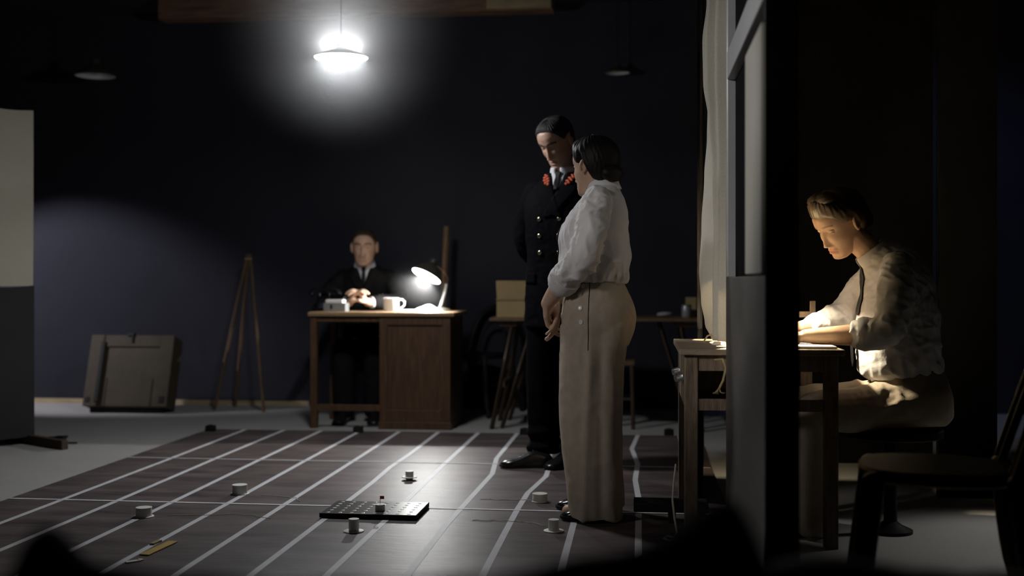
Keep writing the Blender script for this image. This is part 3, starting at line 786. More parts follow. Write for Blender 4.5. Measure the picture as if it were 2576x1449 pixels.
# low plank bench and cable on the floor
lb=empty('low_bench',(px(1590,4.72),4.66,BT),RZ,'low black plank bench on the chart left of the work table','bench')
MB().bb(0,0.30,0,0.13,0.045,0.082).build('plank','black',lb,bevel=0.004)
for x in (0.14,0.26): MB().bb(x,x+0.03,0.01,0.12,0,0.045).build('foot','black',lb,bevel=0.002)
o=MB().tube([(px(a,Y),Y,z) for a,Y,z in ((1700,4.62,0.26),(1695,4.55,0.2),(1692,4.5,0.14),(1697,4.45,0.08),(1703,4.40,0.035),(1695,4.38,0.022),(1678,4.40,0.022),(1670,4.36,0.022),(1690,4.32,0.022),(1720,4.33,0.022))],0.0042,8).build('power_cable','string',smooth=True)
tag(o,'thin pale cable hanging down beside the work table leg','cable')

# near chair in the right foreground
bentwood('bentwood_chair',(px(2352,3.2),3.2,0),math.radians(74),'dark bentwood chair in the right foreground, back at the frame edge',seat_w=0.40,seat_h=0.49,back_h=0.90,mt='black_wood',ring=False,lw=0.030)

# cloth-covered foreground shapes, out of focus
def mound(name, prof, Y, depth, mt, label, zb=0.0):
    xs=[px(a,Y) for a,_ in prof]; zs=[pz(b,Y) for _,b in prof]
    Y-=depth/2
    X=np.linspace(xs[0],xs[-1],90); Z=np.interp(X,xs,zs)
    k=np.array([1,2,3,2,1])/9; Z=np.convolve(np.pad(Z,2,'edge'),k,'valid')
    vs=[];fs=[];ny=18
    cx=(xs[0]+xs[-1])/2
    for i,x in enumerate(X):
        for j in range(ny+1):
            s=j/ny; a=PI*s
            y=Y+depth/2-depth/2*math.cos(a)
            e=math.sin(a)**0.35
            w=0.002*math.sin(60*x+9*s)+0.002*math.sin(31*x-14*s)
            vs.append((x-cx,y-Y,(zb+(Z[i]-zb)*e)+w*e*(1-abs(2*s-1))))
    for i in range(len(X)-1):
        for j in range(ny):
            a=i*(ny+1)+j; fs.append((a,a+ny+1,a+ny+2,a+1))
    n=len(X)
    fs.append(tuple(range(ny+1))); fs.append(tuple((n-1)*(ny+1)+j for j in range(ny,-1,-1)))
    fs+= [(i*(ny+1),(i*(ny+1)+ny),(i+1)*(ny+1)+ny,(i+1)*(ny+1)) for i in range(n-1)]
    o=MB().add(vs,fs).build(name,mt,smooth=True,angle=80); o.location=(cx,Y,0)
    tag(o,label,'covered furniture'); return o
mound('draped_furniture',[(22,1560),(40,1440),(62,1350),(85,1308),(108,1300),(135,1312),(165,1360),(195,1410),(300,1438),(500,1452),(900,1466),(1050,1464),(1250,1442),(1450,1412),(1600,1382),(1700,1345),(1760,1285),(1810,1245),(1850,1240),(1882,1270),(1905,1345),(1930,1420),(1960,1500)],1.05,0.22,'black_cloth','black cloth draped over low furniture, blurred along the bottom edge')
mound('draped_stool',[(1890,1500),(1930,1425),(2000,1405),(2120,1400),(2230,1415),(2300,1440),(2420,1446),(2500,1440),(2590,1445)],1.3,0.20,'grey_cloth','dark grey cloth over a low stool, blurred at the bottom right')

# ------------------------------------------------------------------ haze volumes added to give the lamps a lens-like halo
def haze(name, loc, R, dens, power, label):
    m=bpy.data.materials.new(name+'_volume'); m.use_nodes=True
    nt=m.node_tree; nt.nodes.remove(nt.nodes['Principled BSDF'])
    tc=nt.nodes.new('ShaderNodeTexCoord'); ln=nt.nodes.new('ShaderNodeVectorMath'); ln.operation='LENGTH'
    mr=nt.nodes.new('ShaderNodeMapRange'); mr.inputs['From Min'].default_value=0; mr.inputs['From Max'].default_value=R
    mr.inputs['To Min'].default_value=1; mr.inputs['To Max'].default_value=0
    pw=nt.nodes.new('ShaderNodeMath'); pw.operation='POWER'; pw.inputs[1].default_value=power
    ml=nt.nodes.new('ShaderNodeMath'); ml.operation='MULTIPLY'; ml.inputs[1].default_value=dens
    vs_=nt.nodes.new('ShaderNodeVolumeScatter'); vs_.inputs['Color'].default_value=(0.97,0.97,0.96,1)
    nt.links.new(tc.outputs['Object'],ln.inputs[0]); nt.links.new(ln.outputs['Value'],mr.inputs['Value'])
    nt.links.new(mr.outputs[0],pw.inputs[0]); nt.links.new(pw.outputs[0],ml.inputs[0]); nt.links.new(ml.outputs[0],vs_.inputs['Density'])
    nt.links.new(vs_.outputs[0],nt.nodes['Material Output'].inputs['Volume'])
    o=MB().ball((0,0,0),R,32,rings=20).build(name,m,smooth=True); o.location=loc
    tag(o,label,'haze',kind='stuff'); return o
haze('lamp_glow_haze',Vector(P1)+Vector((0,0,0.20)),0.74,0.34,2.4,'added haze giving the lit pendant lamp its soft halo')
haze('lamp_glow_haze',B+cen+nrm*0.02,0.28,0.20,1.6,'added haze giving the lit desk lamp its faint halo')
# ------------------------------------------------------------------ people: tools
from mathutils import noise as mnoise
def skin_mat(name, col, lip, brow):
    m=bpy.data.materials.new(name); m.use_nodes=True; nt=m.node_tree; N=nt.nodes; K=nt.links
    b=N['Principled BSDF']; b.inputs['Roughness'].default_value=0.46; b.inputs['Specular IOR Level'].default_value=0.4
    b.inputs['Subsurface Weight'].default_value=0.0
    tc=N.new('ShaderNodeTexCoord'); nz=N.new('ShaderNodeTexNoise'); nz.inputs['Scale'].default_value=22; nz.inputs['Detail'].default_value=4
    K.new(tc.outputs['Object'],nz.inputs['Vector'])
    r=N.new('ShaderNodeValToRGB'); c=Vector(col)
    r.color_ramp.elements[0].color=(c.x*0.86,c.y*0.80,c.z*0.78,1); r.color_ramp.elements[1].color=(*(c*1.06),1)
    r.color_ramp.elements[0].position=0.3; r.color_ramp.elements[1].position=0.7
    K.new(nz.outputs['Fac'],r.inputs['Fac']); prev=r.outputs['Color']
    for at,cc in (('lip',lip),('brow',brow)):
        a=N.new('ShaderNodeAttribute'); a.attribute_name=at
        mx=N.new('ShaderNodeMix'); mx.data_type='RGBA'
        K.new(a.outputs['Fac'],mx.inputs['Factor']); K.new(prev,mx.inputs['A']); mx.inputs['B'].default_value=(*cc,1)
        prev=mx.outputs['Result']
    K.new(prev,b.inputs['Base Color'])
    n2=N.new('ShaderNodeTexNoise'); n2.inputs['Scale'].default_value=300
    K.new(tc.outputs['Object'],n2.inputs['Vector'])
    bp=N.new('ShaderNodeBump'); bp.inputs['Strength'].default_value=0.06; bp.inputs['Distance'].default_value=0.003
    K.new(n2.outputs['Fac'],bp.inputs['Height']); K.new(bp.outputs['Normal'],b.inputs['Normal'])
    M[name]=m; return m

def gs(x,s): return np.exp(-0.5*(x/s)**2)
Zt=[-.118,-.113,-.104,-.092,-.078,-.062,-.045,-.025,-.005,.015,.037,.060,.082,.100,.112,.118]
Ft=[ .052, .070, .081, .084, .084, .084, .085, .086, .086,.088,.092,.089,.077,.056,.032,.004]
Bt=[ .030, .012,-.006,-.030,-.052,-.066,-.078,-.088,-.096,-.101,-.103,-.099,-.086,-.064,-.038,-.006]
Wt=[ .014, .028, .041, .051, .057, .061, .065, .069, .072,.0745,.0755,.073,.064,.048,.029,.005]
def head_grid(nu=150, nv=120, face=True, fem=False, extra=None):
    t=np.linspace(0,1,nv); z=-.118+.236*(0.5-0.5*np.cos(PI*t))*0.55+.236*t*0.45
    f=np.interp(z,Zt,Ft); b=np.interp(z,Zt,Bt); w=np.interp(z,Zt,Wt)
    k=np.array([1,2,3,4,3,2,1.]);k/=k.sum()
    sm=lambda a: np.convolve(np.pad(a,3,'edge'),k,'valid')
    f,b,w=sm(f),sm(b),sm(w)
    if fem: w=w*np.interp(z,[-.12,-.08,-.04,.12],[.90,.93,.97,1.0])
    u=np.linspace(0,2*PI,nu,endpoint=False); a=u-0.42*np.sin(u)      # denser at the face (a=0)
    A,Z=np.meshgrid(a,z); Fz=f[:,None];Bz=b[:,None];Wz=w[:,None]
    c=np.interp(z,[-.118,-.06,.0,.118],[.045,.010,-.012,-.008])[:,None]
    n=2.25
    ca,sa=np.cos(A),np.sin(A)
    X=Wz*np.sign(sa)*np.abs(sa)**(2/n)
    Y=np.where(ca>=0,c+(Fz-c)*np.abs(ca)**(2/n),c+(Bz-c)*np.abs(ca)**(2/2.1))
    if face:
        x=X; fr=np.clip(ca*1.6,0,1)**0.8; d=np.zeros_like(X); ax=np.abs(x)
        nzs=0.88 if fem else 1.08
        nh=np.interp(Z,[-.056,-.051,-.0455,-.040,-.028,-.010,.008,.024],[0,.008,.0195,.0220,.0180,.0105,.0040,0])*nzs
        nw=np.interp(Z,[-.056,-.044,-.034,-.010,.01,.024],[.0105,.0115,.0095,.0070,.0062,.0065])
        d+=nh*np.exp(-0.5*(ax/nw)**2.3)
        d+=.0065*gs(ax-.0130,.0052)*gs(Z+.0435,.0058)*nzs
        d-=.0035*gs(ax-.0075,.003)*gs(Z+.0525,.0025)
        d-=.0100*gs(ax-.0310,.0135)*gs(Z-.0085,.0088)
        d-=.0040*gs(ax-.0165,.006)*gs(Z-.0100,.0090)
        d+=(.0020 if fem else .0042)*gs(ax-.028,.018)*gs(Z-.0275,.0058)
        d+=.0045*gs(ax-.041,.016)*gs(Z+.022,.016)
        d-=.0030*gs(ax-.043,.012)*gs(Z+.058,.014)
        e=np.clip(1-(ax/.0255)**2,0,1)**0.6
        lp=1.15 if fem else .85
        d+=.0058*lp*e*gs(Z+.0662,.0040); d+=.0068*lp*e*gs(Z+.0778,.0046); d-=.0058*e*gs(Z+.0716,.0015)
        d-=.0020*gs(x,.004)*gs(Z+.0595,.004)
        d-=.0045*gs(Z+.0890,.0048)*gs(x,.018); d+=.0060*gs(Z+.1040,.0090)*gs(x,.016)
        d-=.0018*gs(ax-.026-(-Z-.05)*0.25,.004)*gs(Z+.058,.012)
        Y=Y+d*fr
    if extra is not None: X,Y,Z=extra(X,Y,Z,A)
    V=np.stack([X,Y,Z],-1).reshape(-1,3)
    F=[]
    for i in range(nv-1):
        for j in range(nu):
            j2=(j+1)%nu; F.append((i*nu+j,i*nu+j2,(i+1)*nu+j2,(i+1)*nu+j))
    F.append(tuple(range(nu-1,-1,-1))); F.append(tuple((nv-1)*nu+j for j in range(nu)))
    return V,F
def hairline(y):
    return np.interp(y,[-.11,-.06,-.035,-.022,-.012,.004,.020,.036,.050,.062,.075,.10],[-.080,-.074,-.052,-.010,.030,.030,.018,.022,.038,.056,.066,.070])
def hair_cap(thick, front=0.0, rough=0.002, recede=0.0, nape=0.0, seed=0, ramp=.045, ear=0.0):
    """a closed shell that rises above the scalp where hair grows"""
    def ex(X,Y,Z,A):
        zl=hairline(Y)-ear*np.exp(-((Y+.006)/.018)**2)+recede*np.clip((Y-.02)/.05,0,1)-nape*np.clip((-.03-Y)/.05,0,1)
        m=np.clip((Z-zl)/.010+0.5,0,1); m=m*m*(3-2*m)
        g=np.clip((Z-zl)/ramp,0,1); g=.30+.70*np.sin(g*PI/2)
        jag=.0035*np.sin(A*90+seed)+.003*np.sin(A*37+2*seed); m=np.clip(m+jag*60*m*(1-m)*4*.25,0,1)
        fr=np.clip((Y-.02)/.06,0,1)*np.clip((Z-.04)/.04,0,1)
        st=np.sin(A*55+Z*60+np.sin(A*7+seed)*3)*0.5+np.sin(A*31-Z*90+seed)*0.5
        t=m*(thick*g+front*fr*g+rough*st*g)-np.where(Y>.03,.026,.010)*(1-m)**2
        c=np.stack([0*X,-.008+0*Y,np.clip(Z,-.05,.03)],-1)
        fw=np.clip((Y-.015)/.05,0,1)*m
        d=np.stack([X,Y,Z],-1)-c; d[...,2]+=.16*fw; d[...,1]-=.05*fw; d/=np.linalg.norm(d,axis=-1,keepdims=True)+1e-9
        return X+d[...,0]*t,Y+d[...,1]*t,Z+d[...,2]*t
    return head_grid(150,100,face=False,extra=ex)

def rotm(yaw=0,pitch=0,roll=0):
    """head frame in body frame: yaw left +, pitch down +, roll to the right +"""
    return (Matrix.Rotation(math.radians(yaw),4,'Z')@Matrix.Rotation(math.radians(-pitch),4,'X')@Matrix.Rotation(math.radians(roll),4,'Y'))

def fuse(mb, voxel, smooth=6, fac=0.5):
    me=mb.mesh('tmp'); o=bpy.data.objects.new('tmp',me); COL.objects.link(o)
    r=o.modifiers.new('r','REMESH'); r.mode='VOXEL'; r.voxel_size=voxel; r.adaptivity=0
    s=o.modifiers.new('s','SMOOTH'); s.factor=fac; s.iterations=smooth
    dg=bpy.context.evaluated_depsgraph_get(); dg.update()
    ev=o.evaluated_get(dg); m2=bpy.data.meshes.new_from_object(ev)
    n=len(m2.vertices); V=np.empty(n*3); m2.vertices.foreach_get('co',V); V=V.reshape(-1,3)
    F=[tuple(p.vertices) for p in m2.polygons]
    Nn=np.empty(n*3); m2.vertices.foreach_get('normal',Nn); Nn=Nn.reshape(-1,3)
    bpy.data.objects.remove(o); bpy.data.meshes.remove(me); bpy.data.meshes.remove(m2)
    return V,F,Nn
def folds(V,Nn,fn):
    """displace along normals by fn(point)->height"""
    h=np.array([fn(p) for p in V]); return V+Nn*h[:,None]
def ridge(p,sx,sy,sz,seed):
    q=Vector((p[0]*sx+seed,p[1]*sy+seed*0.7,p[2]*sz-seed))
    n=mnoise.noise(q)+0.5*mnoise.noise(q*2.03)
    return 1-min(1.0,abs(n)*2.2)
def vf_obj(name,V,F,mt,parent,attrs=None):
    me=bpy.data.meshes.new(name); me.from_pydata([tuple(v) for v in V],[],F); me.update()
    me.polygons.foreach_set('use_smooth',[True]*len(me.polygons))
    me.materials.append(M[mt])
    for k,a in (attrs or {}).items():
        at=me.attributes.new(k,'FLOAT','POINT'); at.data.foreach_set('value',np.asarray(a,dtype=np.float32))
    o=bpy.data.objects.new(name,me); COL.objects.link(o); o.parent=parent
    return o
def apply_m(V,m): 
    A=np.array(m); return V@A[:3,:3].T+A[:3,3]
def bvh_of(V,F): return BVHTree.FromPolygons([tuple(v) for v in V],F)

def hand(mb, wrist, fdir, pnorm, side, curl=0.5, spread=0.12, size=1.0, thumb=0.6):
    """five-fingered hand; fdir: from wrist to knuckles, pnorm: out of the palm, side=+1 when the thumb lies towards fdir x pnorm"""
    f=Vector(fdir).normalized(); n=Vector(pnorm); n=(n-f*n.dot(f)).normalized(); s=f.cross(n)*side
    w=Vector(wrist); k=size
    P=lambda a,b,c: w+(f*a+s*b+n*c)*k
    # palm: a flattened slab made of four metacarpal rods, webbed
    for b0,b1,r in ((0.020,0.030,.0125),(0.008,0.011,.0135),(-0.006,-0.009,.0130),(-0.018,-0.027,.0115)):
        mb.limb([P(-0.012,b0*0.7,0),P(0.04,(b0+b1)/2,-.003),P(0.088,b1,0)],[.0155*k,.0145*k,r*k],12,4,up=n)
    mb.limb([P(0.0,0.014,.006),P(0.045,0.026,.010)],[.015*k,.012*k],12,4,up=n)
    L=((0.030,.085,.034,.026,.020,.0090),(0.011,.090,.039,.029,.022,.0094),(-0.009,.087,.036,.027,.021,.0090),(-0.027,.078,.028,.021,.019,.0080))
    for i,(b,a,l1,l2,l3,r) in enumerate(L):
        ang=0.0; d=f+s*(spread*(1.2-i)*0.55); d.normalize(); p=P(a,b,0); pts=[p-d*0.012*k,p]; rr=[r*1.12*k,r*1.12*k]
        for l,c in ((l1,0.75),(l2,1.1),(l3,0.7)):
            ang+=curl*c
            q=d*math.cos(ang)+n*math.sin(ang); p=p+q*l*k; pts.append(p); rr.append(r*(1.0-0.10*len(pts)*0.35)*k)
        mb.limb(pts,rr,10,4,up=n)
    p=P(0.018,0.024,.008); d=(f*0.62+s*0.72+n*0.30).normalized()
    a1=p+d*.038*k; d2=(f*0.86+s*(0.45-0.5*thumb)+n*(0.25+0.5*thumb)).normalized(); a2=a1+d2*.030*k; a3=a2+(d2*0.9+n*0.2*thumb-s*0.2*thumb).normalized()*.024*k
    mb.limb([P(0.004,0.014,.006),p,a1,a2,a3],[.014*k,.0150*k,.0115*k,.0105*k,.0085*k],12,4,up=n)

def ringxy(c, a, bf, bb, pitch=0.0, n=2.2, seg=40, roll=0.0):
    """cross-section around c: half width a, front depth bf, back depth bb"""
    R=Matrix.Rotation(-math.radians(pitch),3,'X')@Matrix.Rotation(math.radians(roll),3,'Y'); out=[]
    for k in range(seg):
        t=2*PI*k/seg; cs,sn=math.cos(t),math.sin(t)
        x=a*math.copysign(abs(cs)**(2/n),cs); y=math.copysign(abs(sn)**(2/n),sn)*(bf if sn>0 else bb)
        out.append(Vector(c)+R@Vector((x,y,0)))
    return out
def loft(mb, spec, n=2.2, sub=4):
    """spec rows: (x,y,z, half width, front, back, pitch); smoothly interpolated"""
    S=np.array(spec,float); m=len(S); T=np.arange(m); tt=np.linspace(0,m-1,(m-1)*sub+1)
    def cr(col):
        out=[]
        for t in tt:
            i=min(int(t),m-2); u=t-i
            p0,p1,p2,p3=col[max(i-1,0)],col[i],col[i+1],col[min(i+2,m-1)]
            out.append(0.5*((2*p1)+(p2-p0)*u+(2*p0-5*p1+4*p2-p3)*u*u+(3*p1-p0-3*p2+p3)*u**3))
        return out
    C=[cr(S[:,k]) for k in range(7)]
    mb.rings([ringxy((C[0][i],C[1][i],C[2][i]),C[3][i],C[4][i],C[5][i],C[6][i],n) for i in range(len(tt))])
    return mb

def shoe(parent, heel, fdir, L=0.27, k=1.0, mt='leather', laces=True):
    f=Vector((fdir[0],fdir[1],0)).normalized(); s=Vector((f.y,-f.x,0)); h=Vector(heel)
    st=((0.0,.022,.050),(0.012,.031,.066),(0.05,.034,.078),(0.09,.034,.088),(0.125,.036,.080),(0.165,.041,.060),(0.205,.046,.048),(0.235,.043,.041),(0.256,.032,.034),(0.268,.016,.026),(0.272,.004,.020))
    R=[]
    for a,w,z in st:
        ring=[]
        for t in np.linspace(0,PI,15): ring.append(h+f*a*L/.27+s*(w*math.copysign(abs(math.cos(t))**.8,math.cos(t)))+Vector((0,0,0.018+(z-0.018)*math.sin(t)**0.75)))
        for q in (-.6,0,.6): ring.append(h+f*a*L/.27+s*(w*q)+Vector((0,0,0.016)))
        R.append(ring)
    sh=MB().rings(R).build('shoe',mt,parent,smooth=True,angle=60)
    R=[]
    for a,w,z in ((-.002,.022,0),(0.01,.033,0),(0.05,.037,0),(0.10,.035,0),(0.165,.043,0),(0.205,.049,0),(0.24,.046,0),(0.262,.033,0),(0.276,.012,0)):
        b=0.0 if a<0.075 else (0.002 if a<0.2 else 0.002+max(0,(a-.22))*0.12)
        R.append([h+f*a*L/.27-s*w+Vector((0,0,b)),h+f*a*L/.27+s*w+Vector((0,0,b)),h+f*a*L/.27+s*w+Vector((0,0,0.019)),h+f*a*L/.27-s*w+Vector((0,0,0.019))])
    MB().rings(R).build('sole','black',sh)
    if laces:
        m=MB()
        for i in range(4):
            a=0.100+i*0.020; z=0.0905-i*0.009
            m.tube([h+f*a*L/.27+s*-.016+Vector((0,0,z-.006)),h+f*(a+.004)*L/.27+Vector((0,0,z+.001)),h+f*a*L/.27+s*.016+Vector((0,0,z-.006))],0.0022,6)
        m.build('laces','tie',sh)
    return sh

def collar(parent, c, r, pitch=0, h=0.034, drop=0.045, point=0.07, gap=0.16, mt='collar', yaw=0, flare=1.22):
    """turned-down shirt collar around the neck at c, opening at the front"""
    n=36; rows=[]; m=Matrix.Translation(c)@Matrix.Rotation(math.radians(yaw),4,'Z')@Matrix.Rotation(-math.radians(pitch),4,'X')
    prof=lambda t: [(r*1.06,0,0),(r*1.0,h,0)]
    vs=[];fs=[]
    for i in range(n+1):
        q=i/n; th=gap+(2*PI-2*gap)*q; a=PI/2+th
        fr=max(0.0,math.cos(th)*1.0)**3     # 1 near the front opening
        for rr,zz in ((1.05,-0.004),(1.02,h*0.6),(1.0,h),(1.05,h+0.003),(1.10,h*0.72),(flare*(1-0.15*fr),h*0.2-drop*0.5-0.3*point*fr*0.4),(flare*1.04*(1-0.12*fr),-drop*0.75-point*fr*0.55)):
            vs.append(m@Vector((r*rr*math.cos(a)*(1.02),r*rr*math.sin(a)*1.06,zz)))
    k=7
    for i in range(n):
        for j in range(k-1):
            a=i*k+j; fs.append((a,a+1,a+k+1,a+k))
    o=MB().add(vs,fs).build('collar',mt,parent,smooth=True,angle=70)
    s=o.modifiers.new('t','SOLIDIFY'); s.thickness=0.003; s.offset=0
    return o

def ray_y(bvh,x,z,frame=None):
    hit=bvh.ray_cast(Vector((x,2.0,z)),Vector((0,-1,0)))
    return hit[0].y if hit[0] is not None else None
def strip(name,mt,parent,bvh,rows,off=0.004,th=0.003,nx=6,dirv=None,org=None):
    """a band of cloth laid on a surface; rows: (xl,xr,z)"""
    vs=[];fs=[]; last=0.1
    for xl,xr,z in rows:
        for i in range(nx+1):
            x=xl+(xr-xl)*i/nx; y=ray_y(bvh,x,z)
            if y is None: y=last
            last=y; vs.append((x,y+off,z))
    for r in range(len(rows)-1):
        for i in range(nx):
            a=r*(nx+1)+i; fs.append((a,a+1,a+nx+2,a+nx+1))
    o=MB().add(vs,fs).build(name,mt,parent,smooth=True,angle=80)
    s=o.modifiers.new('t','SOLIDIFY'); s.thickness=th; s.offset=0
    return o
def dense(rows,k=5):
    out=[]
    for a,b in zip(rows,rows[1:]):
        for i in range(k): t=i/k; out.append(tuple(p+(q-p)*t for p,q in zip(a,b)))
    return out+[rows[-1]]

def make_head(parent, Vb, Fb, mt, hm, scale, fem, lids=0.0, eye=True):
    """joins head, ears and eyelids to the body surface; returns attrs for the whole mesh"""
    V,F=head_grid(fem=fem); n0=len(Vb)
    x,y,z=V.T; ax=np.abs(x)
    fr=(y>.03)
    e=np.clip(1-(ax/.0265)**2,0,1)**0.5
    lip=np.clip(e*(gs(z+.0662,.0042)+gs(z+.0778,.0048)),0,1)*fr*(0.75 if fem else 0.35)
    bz=.0290+.0050*(1-((ax-.034)/.022)**2)
    brow=np.clip(gs(z-bz,.0026 if fem else .0034)*1.2,0,1)*((ax>.013)&(ax<.054))*fr*(0.8 if fem else 1.0)
    line=gs(z+.0716,.0014)*e*fr*0.45
    sc=Matrix.Scale(scale,4)
    T=hm@sc
    extra=MB()
    for s in (-1,1):
        # ear: rim, lobe and bowl
        R=[]
        for k in range(22):
            a=2*PI*k/22; p=Vector((s*(.072+.008+0.004*math.cos(a)),-.016+.0175*math.cos(a)-.006*math.sin(a),.004+.030*math.sin(a)-.004*math.cos(a)))
            R.append(p)
        extra.tube(R+[R[0],R[1]],[.0050 if 3<k<19 else .0062 for k in range(24)],8)
        extra.ball((s*.0765,-.014,.003),(.0045,.0155,.026),12)
        extra.ball((s*.0785,-.007,-.027),(.0045,.0085,.0105),10)
        extra.ball((s*.0790,-.004,-.001),(.0045,.004,.008),10)
    if fem: extra.v=[(x,-.014+(y+.014)*.86,.0+(z-.0)*.86-.002) for x,y,z in extra.v]
    ne0=len(extra.v)
    for s in (-1,1):
        extra.ball((s*.0312,.0640,.0115-.0012*lids),(.0162,.0142,.0098),24,rings=26)
        extra.ball((s*.0312,.0628,.0000+.0012*lids),(.0155,.0125,.0064),24,rings=26)
    EV=np.array(extra.v); EF=extra.f
    elip=np.zeros(len(EV)); ebrow=np.zeros(len(EV))
    ex,ey,ez=EV.T
    lidmask=np.arange(len(EV))>=ne0
    up=np.zeros(len(EV),bool)
    q=(len(EV)-ne0)//4
    for k in (0,2): up[ne0+k*q:ne0+(k+1)*q]=True
    ebrow=np.where(lidmask&up&(ey>.058)&(ez<.0075),np.clip(gs(ez-.0030,.0016)*1.1,0,.95),0)
    allV=np.concatenate([Vb,apply_m(V,T),apply_m(EV,T)])
    allF=list(Fb)+[tuple(i+n0 for i in f) for f in F]+[tuple(i+n0+len(V) for i in f) for f in EF]
    L=np.concatenate([np.zeros(n0),np.clip(lip,0,1),elip]); Bw=np.concatenate([np.zeros(n0),np.clip(np.maximum(brow,line),0,1),ebrow])
    b=vf_obj('body',allV,allF,mt,parent,{'lip':L,'brow':Bw})
    if eye:
        for s in (-1,1):
            o=MB().ball((s*.0312,.0635-.002*lids,.0065),(.0122,.0122,.0122),18).build('eye','eye',parent,smooth=True); o.data.transform(T)
            if lids<0.9: i_=MB().ball((s*.0312,.0719,.0040),(.0050,.0040,.0045),14).build('iris','iris',o,smooth=True); i_.data.transform(T)
    return b
def make_hair(parent, mt, hm, scale, name='hair', buns=(), **kw):
    V,F=hair_cap(**kw); m=MB(); m.add([tuple(v) for v in V],F)
    T=hm@Matrix.Scale(scale,4)
    o=vf_obj(name,apply_m(V,T),F,mt,parent)
    for c,r,rot in buns:
        b=MB().ball(c,r,24,rot,16)
        bv=np.array(b.v)
        d=bv-np.array(c); L=np.linalg.norm(d,axis=1,keepdims=True)
        bv=bv+d/(L+1e-9)*(0.0016*np.sin(d[:,0:1]*900+d[:,2:3]*300+d[:,1:2]*200))
        vf_obj('hair_roll',apply_m(bv,T),b.f,mt,o)
    return o
skin_mat('skin_w',(0.60,0.41,0.30),(0.42,0.16,0.12),(0.03,0.02,0.015))
skin_mat('skin_s',(0.66,0.45,0.31),(0.48,0.19,0.13),(0.035,0.022,0.015))
skin_mat('skin_o',(0.58,0.37,0.27),(0.40,0.20,0.16),(0.03,0.022,0.02))
skin_mat('skin_m',(0.56,0.37,0.26),(0.42,0.22,0.17),(0.06,0.045,0.03))

def plain_chair(loc, rz, label, seat_h=0.44, back_h=0.86, mt='pine_dark', w=0.40):
    c=empty('dining_chair',loc,rz,label,'chair')
    MB().bb(-w/2,w/2,-0.20,0.20,seat_h-0.03,seat_h).build('seat',mt,c,bevel=0.008)
    for x in (-w/2+0.025,w/2-0.025):
        MB().box((x,0.175,(seat_h-0.03)/2),(0.034,0.034,seat_h-0.03)).build('leg',mt,c,bevel=0.003)
        MB().tube([(x,-0.21,0),(x,-0.185,seat_h),(x,-0.25,back_h)],[(0.016,0.018)]*3,4,up=(0,1,0)).build('leg',mt,c)
        MB().bb(x-0.01,x+0.01,-0.17,0.16,0.20,0.225).build('stretcher',mt,c)
    for z in (seat_h+0.18,back_h-0.06):
        y=-0.185-0.065*(z-seat_h)/(back_h-seat_h)
        MB().bb(-w/2+0.035,w/2-0.035,y-0.009,y+0.009,z-0.03,z+0.03).build('back_slat',mt,c,bevel=0.003)
    MB().bb(-w/2+0.03,w/2-0.03,0.165,0.185,seat_h-0.09,seat_h-0.03).build('apron',mt,c,bevel=0.002)
    return c
